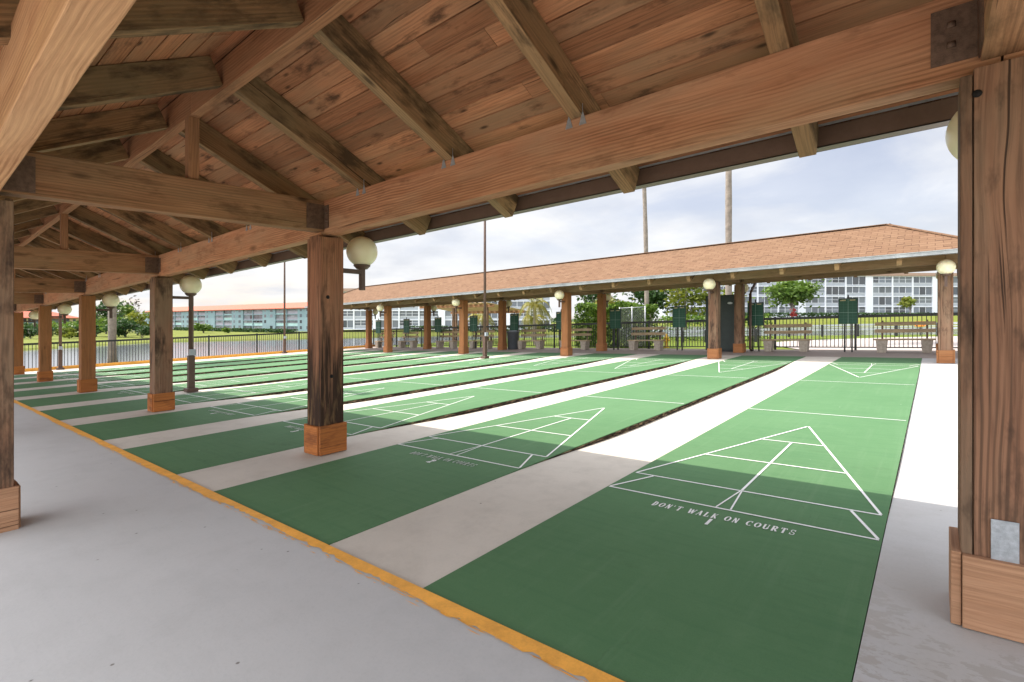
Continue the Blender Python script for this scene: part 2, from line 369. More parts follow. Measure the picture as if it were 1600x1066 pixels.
        if parent: o.parent = parent
        o.location = loc; o.rotation_euler[2] = rot
        if bevel:
            b = o.modifiers.new('edge', 'BEVEL'); b.width = bevel; b.segments = 2; b.limit_method = 'ANGLE'
        return o

def tag(o, label, cat, group=None, kind=None):
    o['label'] = label; o['category'] = cat
    if group: o['group'] = group
    if kind: o['kind'] = kind
    return o
def struct(o): o['kind'] = 'structure'; return o
def empty(name, label, cat, x, y, z=None, rot=0.0, group=None):
    o = bpy.data.objects.new(name, None); COL.objects.link(o); o.empty_display_size = .2
    o.location = (x, y, G(x, y) if z is None else z); o.rotation_euler[2] = rot
    return tag(o, label, cat, group)
def copy_tree(o, parent=None):
    c = o.copy(); COL.objects.link(c); c.parent = parent
    for ch in list(o.children): copy_tree(ch, c)
    return c
def again(src, x, y, label=None, rot=None, z=None, scale=None):
    c = copy_tree(src); c.location = (x, y, G(x, y) if z is None else z)
    if rot is not None: c.rotation_euler[2] = rot
    if scale: c.scale = (scale, scale, scale)
    if label: c['label'] = label
    return c

# ------------------------------------------------------------------ pavilions (local frame: ridge on y=0, x as on site)
BAY = 5.486; X1 = 2.294; NP = 6
PX = [X1-BAY*i for i in range(NP)]
YP = 1.335; EX, EY = .98, 2.2
SL = .48
def zu(y): return 3.404-SL*abs(y)           # underside of rafters
XR, XL = X1+EX, PX[-1]-EX                    # eaves at both ends
RR, RL = XR-EY, XL+EY                        # ends of the ridge

def post_mb(z1=2.40):
    m = MB(); a = .14
    m.box((0, 0, z1/2-.01), (.20, .20, z1-.02), 'z')
    for sx in (-1, 1): m.box((sx*(a-.02), 0, z1/2-.012), (.04, 2*a, z1-.024), 'z')
    for sy in (-1, 1): m.box((0, sy*(a-.022), z1/2), (2*a-.088, .04, z1), 'z')
    return m
def plinth_mb():
    m = MB(); h = .316; b = .172; t = .036
    for sx in (-1, 1): m.box((sx*(b-t/2), 0, h/2+.002), (t, 2*b-.02, h), 'y')
    for sy in (-1, 1): m.box((0, sy*(b-t/2+.004), h/2), (2*b-2*t-.004, t, h-.006), 'x')
    return m

def pavilion(name, label, yc, near):
    root = empty(name, label, 'pavilion', 0, yc)
    mp = {}
    pm, plm, beam_m = (M['post'], M['plinth'], M['beam']) if near else (M['post_new'], M['post_new'], M['far_beam'])
    for row in (-1, 1):
        for i, x in enumerate(PX):
            mat = pm
            if near and row == 1: mat = M['post'] if i == 0 else M['post_rot'] if i == 1 else M['post'] if i == 2 else M['post_new']
            if not near and i < 2: mat = M['post']
            o = post_mb().build('post', mat, root, bevel=.005)
            o.location = (x, row*YP, G(x, row*YP))
            if mat is M['post_rot']:
                for hy, hz in ((-.01, .85), (-.055, 1.72)): MB().lathe([(.001,-.004),(.018,-.004),(.021,0),(.001,.0)], n=12).build('bolt_hole', M['hole'], o).matrix_local = Matrix.Translation((.1425, hy, hz)) @ Matrix.Rotation(R(90), 4, 'Y')
            if mat is M['post_rot']: o['label'] = 'post with black rotten streaks at its foot'
            raw = near and ((row == 1 and i == 0) or row == -1)
            q = plinth_mb().build('plinth', M['plinth_raw'] if raw else plm, o, bevel=.004)
            if near and row == 1 and i == 0:
                for hx, hz in ((-.085, 2.28),): MB().lathe([(.001,-.004),(.014,-.004),(.017,0),(.001,.0)], n=12).build('bolt_hole', M['hole'], o).matrix_local = Matrix.Translation((hx, -.1425, hz)) @ Matrix.Rotation(R(90), 4, 'X')
                MB().box((0, -.148, .38), (.086, .006, .20), 'z').build('metal_plate', M['galv'], o, bevel=.002)
    # eave beams, one stick per bay, and short stubs past the end posts
    for row in (-1, 1):
        xs = [(PX[i+1]+.004, PX[i]-.004) for i in range(NP-1)]+[(X1+.004, X1+.42), (PX[-1]-.42, PX[-1]-.004)]
        for k, (a, b) in enumerate(xs):
            o = MB().box(((a+b)/2-0, row*1.35, 2.593), (b-a, .14, .385), 'x').build('beam', M['beam_tan'] if near and row < 0 else beam_m, root, bevel=.006)
    # tie beams with steel plates, king posts
    for i, x in enumerate(PX):
        o = MB().box((0, 0, 2.613), (.14, 2.55, .333), 'y').build('tie_beam', M['tie'] if near else M['far_beam'], root, bevel=.005); o.location = (x, 0, G(x, 0))
        for row in (-1, 1):
            for sx in (-1, 1):
                m = MB().box((sx*.0735, row*1.175, 2.60), (.007, .205, .27), 'y'); 
                m.build('bracket_plate', M['rust_plate'], o)
                w = .16 if (i == 0 and near) else .085
                m = MB().box((sx*(.079+w/2), row*1.2765, 2.60), (w, .007, .25), 'x')
                for bz in (2.555, 2.645): m.lathe([(.001,-.012),(.016,-.012),(.016,.012),(.001,.012)], (sx*(.079+w*.55), row*1.272, bz), 8)
                m.build('bracket_plate', M['rust_plate'], o)
        if RL < x < RR: k = MB().box((0, 0, 3.06), (.09, .09, .575), 'z').build('king_post', M['ridge'], root, bevel=.004); k.location = (x, 0, G(x, 0))
    n = 6; seg = (RR-RL)/n
    for i in range(n):
        MB().box((RL+seg*(i+.5), 0, 3.475), (seg-.004, .085, .255), 'x').build('ridge_beam', M['ridge'], root, bevel=.004)
    # rafters
    xs = [.14+1.285*k for k in range(-30, 5)]; xs = [x for x in xs if XL+.15 < x < XR-.15]
    d = .225; c = math.hypot(1, SL); off = d/2
    nrm = lambda s: Vector((0, s*SL/c, 1/c))
    def raf(y0, y1, s):
        p0 = Vector((0, s*y0, zu(y0)))+nrm(s)*off; p1 = Vector((0, s*y1, zu(y1)))+nrm(s)*off
        return MB().beam(p0, p1, .10, d)
    proto = {}
    for s in (-1, 1):
        proto[s] = raf(.046, 2.09, s)
    straps = {}
    for s in (-1, 1):
        straps[s] = []
        for sx in (-1, 1):
            m = MB(); x = sx*.056
            m.hexa([(x-.0015, s*1.2785, 2.795),(x-.0015, s*1.2745, 2.795),(x+.0015, s*1.2745, 2.795),(x+.0015, s*1.2785, 2.795)]+
                   [(x-.0015, s*1.2785, 2.87),(x-.0015, s*1.2745, 2.87),(x+.0015, s*1.2745, 2.87),(x+.0015, s*1.2785, 2.87)])
            m.hexa([(x-.03, s*1.279, 2.725),(x-.03, s*1.276, 2.725),(x+.03, s*1.276, 2.725),(x+.03, s*1.279, 2.725)]+
                   [(x-.004, s*1.279, 2.81),(x-.004, s*1.276, 2.81),(x+.004, s*1.276, 2.81),(x+.004, s*1.279, 2.81)])
            straps[s].append(m)
    first = {}
    for s in (-1, 1):
        for x in xs:
            end = max(x-RR, RL-x)
            if end <= .05:
                if s not in first:
                    o = proto[s].build('rafter', M['rafter'], root, bevel=.004); first[s] = o
                    if near: first[s, 'st'] = [q.build('strap', M['galv'], o) for q in straps[s]]
                else:
                    o = first[s].copy(); COL.objects.link(o)
                    for st in (first[s, 'st'] if near else []): q = st.copy(); COL.objects.link(q); q.parent = o
            elif end < 1.75: o = raf(end+.12, 2.09, s).build('rafter', M['rafter'], root, bevel=.004)
            else: continue
            o.location = (x, 0, G(x, 0))
    for ex, rx, sg in ((XR, RR, 1), (XL, RL, -1)):
        for y in (-1.2, -.6, 0, .6, 1.2):
            t0, t1 = abs(y)+.1, 2.09
            p0 = Vector((rx+sg*t0, y, zu(t0)+off*c*.92)); p1 = Vector((rx+sg*t1, y, zu(t1)+off*c*.92))
            MB().beam(p0, p1, .09, d*.9).build('rafter', M['rafter'], root)
        for s in (-1, 1):
            p0 = Vector((rx, 0, zu(0)+.13)); p1 = Vector((rx+sg*2.09, s*2.09, zu(2.09)+.13))
            MB().beam(p0, p1, .09, d).build('hip_rafter', M['rafter'], root)
    # board ceiling: every board is its own solid with a small gap to the next
    zt = lambda y: zu(y)+d*c+.003
    bw = .142
    for s in (-1, 1):
        m = MB(); y = .012
        while y < 2.16:
            y1 = min(y+bw-.009, 2.165)
            a0, a1 = RL-y, RR+y
            x = a0
            while x < a1-.01:
                nx = min(x+rng.uniform(3.6, 6.2), a1)
                if a1-nx < .8: nx = a1
                l0, l1 = x+(0 if x > a0+.001 else 0), nx
                e0 = (y1-y) if x <= a0+.001 else 0; e1 = (y1-y) if nx >= a1-.001 else 0
                j = rng.uniform(0, .003)
                P = [(l0, s*y, zt(y)+j), (l0-e0, s*y1, zt(y1)+j), (l0-e0, s*y1, zt(y1)+.022), (l0, s*y, zt(y)+.022)]
                Q = [(l1-.003, s*y, zt(y)+j), (l1+e1-.003, s*y1, zt(y1)+j), (l1+e1-.003, s*y1, zt(y1)+.022), (l1-.003, s*y, zt(y)+.022)]
                if s > 0: m.hexa(P+Q)
                else: m.hexa([P[0],P[3],P[2],P[1]]+[Q[0],Q[3],Q[2],Q[1]])
                x = nx
            y += bw
        m.build('roof_boards', M['deck'], root)
    for rx, sg in ((RR, 1), (RL, -1)):
        m = MB(); t = .03
        while t < 2.16:
            t1 = min(t+bw-.005, 2.165)
            P = [(rx+sg*t, -t, zt(t)), (rx+sg*t1, -t1, zt(t1)), (rx+sg*t1, -t1, zt(t1)+.022), (rx+sg*t, -t, zt(t)+.022)]
            Q = [(p[0], -p[1], p[2]) for p in P]
            m.hexa(P+Q if sg < 0 else [P[0],P[3],P[2],P[1]]+[Q[0],Q[3],Q[2],Q[1]]); t += bw
        m.build('roof_boards', M['deck'], root)
    # shingles on the four slopes + caps
    zs = lambda y: zt(y)+.048
    m = MB(); e = 2.235
    for s in (-1, 1):
        P = [(RL, 0, zs(0)), (RR, 0, zs(0)), (RR+e, s*e, zs(e)), (RL-e, s*e, zs(e))]
        uv = [(RL, e*c), (RR, e*c), (RR+e, 0), (RL-e, 0)]
        if s > 0: P = P[::-1]; uv = uv[::-1]
        m.slab(P, .022, uv)
    for rx, sg in ((RR, 1), (RL, -1)):
        P = [(rx, 0, zs(0)), (rx+sg*e, -sg*e, zs(e)), (rx+sg*e, sg*e, zs(e))]
        m.slab(P, .022, [(0, e*c), (-e, 0), (e, 0)])
    m.build('shingle_roof', M['shingle'], root)
    m = MB()
    m.beam((RL, 0, zs(0)+.004), (RR, 0, zs(0)+.004), .2, .02)
    for rx, sg in ((RR, 1), (RL, -1)):
        for s in (-1, 1): m.beam((rx, 0, zs(0)+.006), (rx+sg*e, s*e, zs(e)+.006), .16, .02)
    m.build('ridge_cap', M['shingle'], root)
    # gutters: open troughs outside the rafter tails
    gm = M['gutter_brown'] if near else M['gutter_grey']; gh = .13 if near else .105; gt = 2.602 if near else 2.67; gz = gt-gh/2; gb = gt-gh+.004
    for s in (-1, 1):
        m = MB(); L0, L1 = XL-.03, XR+.03; y0, y1 = 2.195, 2.305
        m.box(((L0+L1)/2, s*(y0+.004), gz), (L1-L0, .008, gh), 'x')
        m.box(((L0+L1)/2, s*(y1-.004), gz), (L1-L0+.2, .008, gh), 'x')
        m.box(((L0+L1)/2, s*(y0+y1)/2, gb), (L1-L0, y1-y0, .008), 'x')
        m.box(((L0+L1)/2, s*(y1+.004), gt-.008), (L1-L0+.2, .022, .016), 'x')
        m.build('gutter', gm, root)
    for ex, sg in ((XR, 1), (XL, -1)):
        m = MB(); xa = ex-.005*sg
        m.box((xa+sg*.10, 0, gz), (.008, 4.6, gh), 'y'); m.box((xa, 0, gz), (.008, 4.38, gh), 'y')
        m.box((xa+sg*.05, 0, gb), (.10, 4.6, .008), 'y')
        m.build('gutter', gm, root)
    # fascia strip behind the gutter, pale flashing above it
    for s in (-1, 1):
        MB().box(((XL+XR)/2, s*2.182, 2.625), (XR-XL-.06, .014, .03), 'x').build('drip_edge', M['gutter_grey'], root)
    return root

near = pavilion('pavilion', 'near brown timber pavilion with exposed cedar rafters overhead, standing on the grey floor', 0, True)
FYC = 15.86
far = pavilion('pavilion', 'far open pavilion with tan shingle hip roof across the green courts', FYC, False)
far['group'] = near['group'] = 'timber shuffleboard pavilions'
# downspouts of the far pavilion
for x in (PX[1]+.28, X1+.35):
    m = MB().tube([(x, 2.25, 2.52), (x, 2.25, 2.42), (x, 1.75, 2.15), (x, 1.62, 2.05), (x, 1.62, .12), (x, 1.75, .06)], .05, 8)
    m.build('downspout', M['brownmetal'], far)

# ------------------------------------------------------------------ globe lamps
def lamp(label, group):
    root = empty('globe_lamp', label, 'lamp', 0, 0, 0, group=group)     # origin: post centre at ground, arm along +y
    R0 = .180; zc = 2.285
    prof = [(R0*math.sin(a)+1e-3, -R0*math.cos(a)) for a in [math.pi*(.1+.9*k/16) for k in range(17)]]
    MB().lathe(prof, (0, .475, zc), 28).build('globe', M['globe'], root, shear=False)
    MB().lathe([(.03,-.045),(.062,-.045),(.098,-.008),(.098,.004),(.03,.004)], (0, .475, zc-R0+.016), 20).build('collar', M['brownmetal'], root, shear=False)
    MB().box((0, .475, zc-.31), (.056, .056, .30), 'z').build('stem', M['brownmetal'], root, shear=False, bevel=.003)
    MB().box((0, .295, zc-.245), (.052, .305, .052), 'y').build('arm', M['brownmetal'], root, shear=False, bevel=.003)
    return root
near_lab = ['cream globe lamp half hidden behind the thick post at the right edge',
 'large cream globe lamp on the black-streaked rotten post, nearest whole globe',
 'cream globe lamp in front of a brown light pole, on the near row',
 'cream globe lamp on the near row, in front of the pale thick palm trunk',
 'smaller cream globe lamp on the near row, fifth post from the right',
 'smallest cream globe lamp at the far left end of the near pavilion']
L0 = None
for i, x in enumerate(PX):
    if L0 is None: L0 = lamp(near_lab[0], 'globe lamps on the near pavilion posts'); L0.location = (x, YP, G(x, YP)); o = L0
    else: o = again(L0, x, YP, near_lab[i])
for row, rn in ((-1, 'front'), (1, 'back')):
    for i, x in enumerate(PX):
        o = again(L0, x, FYC+row*YP, 'cream globe lamp on the far pavilion\'s %s row, %s post from the right' % (rn, ORD[i]), R(180) if row < 0 else 0)
        o['group'] = 'globe lamps on the far pavilion posts'

# ------------------------------------------------------------------ courts and walks
W, PITCH, LEN = 1.829, 2.743, 15.85
NC = 10
def ribbon(m, p, q, w):
    p, q = Vector((*p, 0)), Vector((*q, 0)); d = (q-p).normalized(); s = Vector((-d.y, d.x, 0))*w/2
    m.poly([(*(v.xy), .004) for v in (p-s, q-s, q+s, p+s)])
def clipx(x): return min(max(x, .014), W-.014)
def markings(f):
    m = MB(); c = W/2; lw = .019
    for _ in (0,):
        def rib(a, b, w=lw): ribbon(m, (a[0], f(a[1])), (b[0], f(b[1])), w)
        rib((.014, 1.981), (W-.014, 1.981)); rib((.10, 2.438), (W-.10, 2.438)); rib((.03, 2.438), (.10, 2.438)); rib((W-.10, 2.438), (W-.03, 2.438))
        rib((.02, 1.995), (.20, 2.425)); rib((W-.02, 1.995), (W-.20, 2.425))
        rib((c-.05, 1.995), (c-.006, 2.425), .012); rib((c+.05, 1.995), (c+.006, 2.425), .012)
        rib((.035, 2.45), (c-.008, 5.18)); rib((W-.035, 2.45), (c+.008, 5.18))
        rib((c, 2.452), (c, 4.26))
        for y in (3.352, 4.267):
            h = (5.18-y)/(5.18-2.44)*(c-.03); rib((c-h+.01, y), (c+h-.01, y), .02)
        rib((.02, 6.096), (W-.02, 6.096), .02)
    return m
# serif stencil letters as strokes: (x0,y0,x1,y1,width)
TH, TN = .31, .14
def arc(cx, cy, rx, ry, a0, a1, w, n=8):
    o = []
    for i in range(n):
        a, b = R(a0+(a1-a0)*i/n), R(a0+(a1-a0)*(i+1)/n)
        m_ = (a+b)/2; ww = TN+(w-TN)*abs(math.cos(m_))
        o.append((cx+rx*math.cos(a), cy+ry*math.sin(a), cx+rx*math.cos(b), cy+ry*math.sin(b), ww))
    return o
def serif(x, y, h=.17): return [(x-h, y, x+h, y, TN)]
GLY = {
 'D': [(.22,0,.22,1,TH),(.05,.03,.4,.03,TN),(.05,.97,.4,.97,TN)]+arc(.4,.5,.38,.47,-90,90,TH),
 'O': arc(.5,.5,.40,.47,0,360,TH,14),
 'N': [(.2,0,.2,1,TN+.02),(.8,0,.8,1,TN+.02),(.2,1,.8,0,TH)]+serif(.2,.03,.14)+serif(.8,.97,.14),
 "'": [(.2,1,.16,.68,.14)],
 'T': [(.5,0,.5,1,TH),(.08,.96,.92,.96,TN+.02),(.1,.96,.1,.74,TN),(.9,.96,.9,.74,TN)]+serif(.5,.03,.2),
 'W': [(.06,1,.32,0,TH),(.32,0,.52,.9,TN),(.52,.9,.74,0,TH),(.74,0,.98,1,TN)]+serif(.06,.97,.12)+serif(.98,.97,.1),
 'A': [(.14,0,.5,1,TN),(.5,1,.84,0,TH),(.26,.34,.72,.34,TN)]+serif(.14,.03,.14)+serif(.86,.03,.16),
 'L': [(.25,0,.25,1,TH),(.08,.03,.85,.03,TN),(.85,.03,.85,.28,TN)]+serif(.25,.97,.18),
 'K': [(.22,0,.22,1,TH),(.28,.42,.82,.98,TN),(.42,.56,.86,0,TH)]+serif(.22,.03,.18)+serif(.22,.97,.18)+serif(.86,.03,.12),
 'C': arc(.55,.5,.42,.47,50,310,TH,12)+[(.84,.95,.84,.68,TN)],
 'U': [(.2,1,.2,.3,TH),(.82,1,.82,.3,TN)]+arc(.51,.32,.31,.3,180,360,TH)+serif(.2,.97,.17)+serif(.82,.97,.14),
 'R': [(.22,0,.22,1,TH),(.08,.97,.5,.97,TN),(.25,.5,.5,.5,TN)]+arc(.5,.735,.26,.235,-90,90,TH)+[(.45,.5,.85,0,TH)]+serif(.22,.03,.18)+serif(.88,.03,.1),
 'S': arc(.5,.74,.30,.24,20,270,.14)+arc(.5,.26,.32,.24,90,-160,.15)+[(.8,.95,.8,.7,TN),(.18,.05,.18,.32,TN)],
 '1': [(.5,0,.5,1,.24)], '2': arc(.5,.72,.3,.26,170,-40,.16)+[(.72,.58,.2,.06,.1),(.15,.06,.88,.06,.13)],
 '3': arc(.48,.74,.28,.24,150,-90,.15)+arc(.48,.26,.32,.25,90,-150,.16), '4': [(.66,0,.66,1,.16),(.66,1,.12,.34,.08),(.1,.34,.92,.34,.1)],
 '5': [(.24,.96,.85,.96,.1),(.24,.96,.22,.55,.08)]+arc(.48,.32,.32,.3,110,-150,.16), '6': arc(.5,.3,.32,.28,0,360,.15,12)+arc(.78,.42,.6,.58,100,180,.14),
 '7': [(.15,.95,.85,.95,.11),(.85,.95,.42,0,.15)], '8': arc(.5,.74,.26,.23,0,360,.14,12)+arc(.5,.27,.32,.26,0,360,.15,12),
 '9': arc(.5,.7,.32,.28,0,360,.15,12)+arc(.22,.58,.6,.58,-80,0,.14), '0': arc(.5,.5,.33,.47,0,360,.16,14)}
def write(m, txt, x, y, h, w, gap, zz=.004):
    for ch in txt:
        if ch == ' ': x += w*.95; continue
        cw = w*(.35 if ch == "'" else 1.25 if ch == 'W' else 1.0)
        for k, (a, b, c, d, t) in enumerate(GLY[ch]):
            p = Vector((x+a*cw, y+b*h, 0)); q = Vector((x+c*cw, y+d*h, 0)); dd = (q-p)
            if dd.length < 1e-6: continue
            dd.normalize(); s = Vector((-dd.y, dd.x, 0))*t*min(h, w)/2; e = dd*t*min(h, w)*.15
            z = zz+k*.00006
            m.poly([(*(v.xy), z) for v in (p-s-e, q-s+e, q+s+e, p+s-e)])
        x += cw+gap
    return x
court_words = ['painted with a white 1, first in front of the right-hand thick post', 'painted with a white 2, just right of the rotten black-streaked post']
proto = None
mk = None
for k in range(NC):
    x = -PITCH*k
    lab = 'green shuffleboard court '+(court_words[k] if k < 2 else '%s from the right, counting across the near pavilion' % ORD[k])
    if proto is None:
        proto = empty('shuffleboard_court', lab, 'court', 0, 0, group='green shuffleboard courts side by side')
        m = MB()
        m.slab([(0,0,0),(W,0,0),(W,LEN,0),(0,LEN,0)], .12)
        m.build('court_surface', M['court'], proto)
        for f in (lambda y: y, lambda y: LEN-y): markings(f).build('court_lines', M['line'], proto)
        for sx in (0, 1):
            m = MB(); ys = [1.9+i*.62 for i in range(20)]
            for a in ys:
                j = rng.uniform(0, .003); m.box(((W-.004+j) if sx else (.004-j), a+.3, -.064), (.014, .612, .115+rng.uniform(-.008, .004)), 'y')
            m.build('edge_board', M['edge'], proto)
        r = proto; 
    else:
        r = again(proto, x, 0, lab)
    m = MB(); write(m, "DON'T WALK ON COURTS", .47, 1.775, .085, .037, .0135)
    num = str(k+1); write(m, num, W/2-.045*len(num)+.0, 1.645, .105, .085, .01)
    m.build('court_lettering', M['line'], r)

# concrete: dished walks between the courts
def sm(a, b, t): t = min(max((t-a)/(b-a), 0), 1); return t*t*(3-2*t)
def dip(y): return -.004-.062*sm(1.6, 4.4, y)*(1-sm(11.4, 14.6, y))
YS = [0, .8, 1.6, 1.95, 2.3, 2.65, 3, 3.35, 3.7, 4.05, 4.4, 6, 8, 10, 11.4, 11.8, 12.2, 12.6, 13, 13.4, 13.8, 14.2, 14.6, 15.2, LEN]
def walk(xa, xb, dmul=1.0, mat='walk'):
    m = MB()
    for a, b in zip(YS, YS[1:]):
        m.poly([(xa, a, dip(a)*dmul), (xb, a, dip(a)*dmul), (xb, b, dip(b)*dmul), (xa, b, dip(b)*dmul)])
    return struct(m.build('walkway', M[mat]))
for k in range(NC-1): walk(-PITCH*(k+1)+W+.004, -PITCH*k-.004)
walk(W+.004, 7.5, .4, 'walk_peel'); XLC = -PITCH*(NC-1)
walk(-27.2, XLC-.004, .2)
# pavilion floor with a slightly raised lip, joints cut into it
m = MB()
js = [-27.2]+[-26.2+i*2.743*1.5 for i in range(1, 8)]+[7.5]
js = [-27.2, -22.87, -17.39, -11.9, -6.44, 7.5]
for a, b in zip(js, js[1:]):
    m.slab([(a+.004, -4.2, .012), (b-.004, -4.2, .012), (b-.004, -.004, .012), (a+.004, -.004, .012)], .15)
struct(m.build('pavilion_floor', M['pavilion_floor'], bevel=.004))
m = MB(); m.slab([(-27.2, -15, -.005), (14, -15, -.005), (14, -4.21, -.005), (-27.2, -4.21, -.005)], .1); struct(m.build('walkway', M['walk']))  # unseen pale slab behind the camera, extended to bounce sunlight under the roof
m = MB(); m.slab([(-27.2, -4.2, -.02), (7.5, -4.2, -.02), (7.5, -.01, -.02), (-27.2, -.01, -.02)], .1); struct(m.build('floor_base', M['edge']))
m = MB(); xx = -27.0; top = []
bot = []
drift = 0.0
while xx < 7.4:
    drift = drift*.9+rng.gauss(0, .0022)
    w_ = .082+.005*math.sin(xx*1.3)+.004*math.sin(xx*4.1)+drift+rng.uniform(-.0025, .0025)
    if -2.3 < xx < 1.9: w_ += .006*math.sin(xx*9.0)-.006+(rng.uniform(-.02, 0) if rng.random() < .25 else 0)
    top.append((xx, -.007, .016)); bot.append((xx, -w_-.004, .016)); xx += .035
for i in range(len(top)-1): m.poly([bot[i], bot[i+1], top[i+1], top[i]])
for i in range(420):                       # worn flecks along the ragged side of the line
    x = rng.uniform(-9, 2.2); y = -.089-abs(rng.gauss(0, .012)); a, b = rng.uniform(.01, .06), rng.uniform(.0015, .004)
    m.poly([(x-a, y-b*.3, .0162), (x, y-b, .0162), (x+a, y, .0162), (x, y+b, .0162)])
struct(m.build('yellow_line', M['yellow']))
# far apron and left edge
m = MB(); m.slab([(-27.2, LEN+.0, .0), (7.5, LEN+.0, .0), (7.5, 18.95, .0), (-27.2, 18.95, .0)], .12); struct(m.build('far_apron', M['apron']))
m = MB(); m.box((-26.95, 9, .04), (.14, 20, .16), 'y'); struct(m.build('yellow_kerb', M['yellow']))

# ------------------------------------------------------------------ benches, boards, bin, cabinet
def bench(label):
    root = empty('bench', label, 'bench', 0, 0, 0, group='wooden benches on concrete blocks along the far fence')
    for x in (-.55, .55):
        m = MB(); m.hexa([(x-.11,-.17,0),(x-.11,.17,0),(x+.11,.17,0),(x+.11,-.17,0),(x-.145,-.19,.38),(x-.145,.19,.38),(x+.145,.19,.38),(x+.145,-.19,.38)])
        m.build('concrete_leg', M['concrete_block'], root, bevel=.008)
        MB().beam((x, .17, .36), (x, .30, .98), .05, .05).build('back_support', M['brownmetal'], root)
    m = MB()
    for y in (-.12, .02, .155): m.box((0, y, .40), (1.52, .125, .035), 'x')
    m.build('seat', M['bench_wood'], root)
    for z, y in ((.66, .195), (.88, .243)): MB().box((0, y, z), (1.50, .03, .11), 'x').build('back_slat', M['bench_wood'], root)
    return root
bl = ['plank bench at the far fence, right of the rightmost green scoreboard', 'plank bench at the far fence between the two rightmost green scoreboards',
 'plank bench in front of the chain-link panels, left of the dark green cabinet', 'plank bench half hidden behind an orange far post, in front of the leafy hedge',
 'plank bench right beside the grey trash bin', 'plank bench behind the tall brown light pole at the far pavilion', 'plank bench in front of the tan pergola, left of the light pole',
 'plank bench between two far posts near the left end of the far fence', 'leftmost plank bench at the far fence']
bx = [1.37, -1.87, -7.05, -10.5, -13.0, -16.3, -18.9, -22.3, -24.6]
b0 = bench(bl[0])
for i, x in enumerate(bx):
    if i == 0: b0.location = (x, 17.95, G(x, 17.95))
    else: again(b0, x, 17.95, bl[i])
def board_mat():
    t = NT('green_scoreboard'); u, v, _ = t.xyz(t.obj())[0], t.xyz(t.obj())[2], 0
    gx = t.math('ABSOLUTE', t.math('SUBTRACT', t.math('FRACT', t.math('MULTIPLY', u, 8.0)), .5))
    gz = t.math('ABSOLUTE', t.math('SUBTRACT', t.math('FRACT', t.math('MULTIPLY', v, 11.0)), .5))
    l = t.math('MAXIMUM', t.math('GREATER_THAN', gx, .475), t.math('GREATER_THAN', gz, .465))
    c = t.math('MAXIMUM', t.math('LESS_THAN', t.math('ABSOLUTE', u), .006), t.math('LESS_THAN', t.math('ABSOLUTE', t.math('SUBTRACT', v, 1.28)), .006))
    col = t.mix(t.math('MULTIPLY', l, .55), (.03,.10,.065), (.10,.24,.18)); col = t.mix(t.math('MULTIPLY', c, .7), col, (.30,.42,.36))
    return t.done(col, .5, spec=.3)
M['board'] = board_mat()
def board(label):
    root = empty('scoreboard', label, 'scoreboard', 0, 0, 0, group='green scoreboards standing along the far fence')
    MB().box((0, 0, 1.31), (.50, .03, .80), 'z').build('panel', M['board'], root, bevel=.003)
    m = MB(); m.box((0, 0, 1.727), (.53, .05, .03), 'x')
    for s in (-1, 1): m.box((s*.258, 0, 1.31), (.014, .045, .80), 'z')
    m.build('frame', M['cabinet'], root)
    for s in (-1, 1):
        MB().box((s*.1, .045, .66), (.045, .045, 1.32), 'z').build('post', M['blackmetal'], root)
    MB().lathe([(.012,0),(.024,.02),(.02,.05),(.03,.06),(.012,.11)], (0, 0, 1.742), 10).build('finial', M['blackmetal'], root)
    for x in (-.14, .12): MB().box((x, -.018, 1.675), (.15, .006, .035), 'x').build('name_tag', M['tag'], root)
    return root
s0 = None
for k in range(NC):
    x = -.06-2.785*k
    lab = 'green gridded scoreboard on two posts at the far fence, %s from the right' % ORD[k] if k else 'rightmost green gridded scoreboard at the far fence, nearest the right edge'
    if s0 is None: s0 = board(lab); s0.location = (x, 17.9, G(x, 17.9))
    else: again(s0, x, 17.9, lab)
bn = empty('trash_bin', 'round dark grey trash bin standing by a far pavilion post', 'bin', -13.95, 17.75)
m = MB(); m.lathe([(.26,0),(.30,.82),(.335,.82),(.335,.88),(.29,.88),(.25,.05)], n=24); m.build('bin_body', M['bin'], bn)
m = MB().box((.0, -.02, .86), (.34, .3, .12)); m.build('bin_bag', M['white_panel'], bn, bevel=.04)
cb = empty('utility_cabinet', 'tall dark green steel cabinet between the far pavilion posts', 'cabinet', -3.93, 17.75)
MB().box((0, 0, 1.06), (1.10, .5, 2.0), 'z').build('cabinet_body', M['cabinet'], cb, bevel=.01)
for s in (-1, 1): MB().box((s*.272, -.257, 1.06), (.53, .016, 1.94), 'z').build('cabinet_door', M['cabinet'], cb, bevel=.004)
MB().lathe([(.001,0),(.07,0),(.07,.006),(.001,.006)], n=18).build('emblem_plate', M['white'], cb)
e_ = cb.children[-1]; e_.rotation_euler = (R(90), 0, 0); e_.location = (.33, -.266, 1.76); e_.scale = (1.3, .55, 1)
MB().box((0, 0, .03), (1.0, .42, .06)).build('cabinet_base', M['blackmetal'], cb)

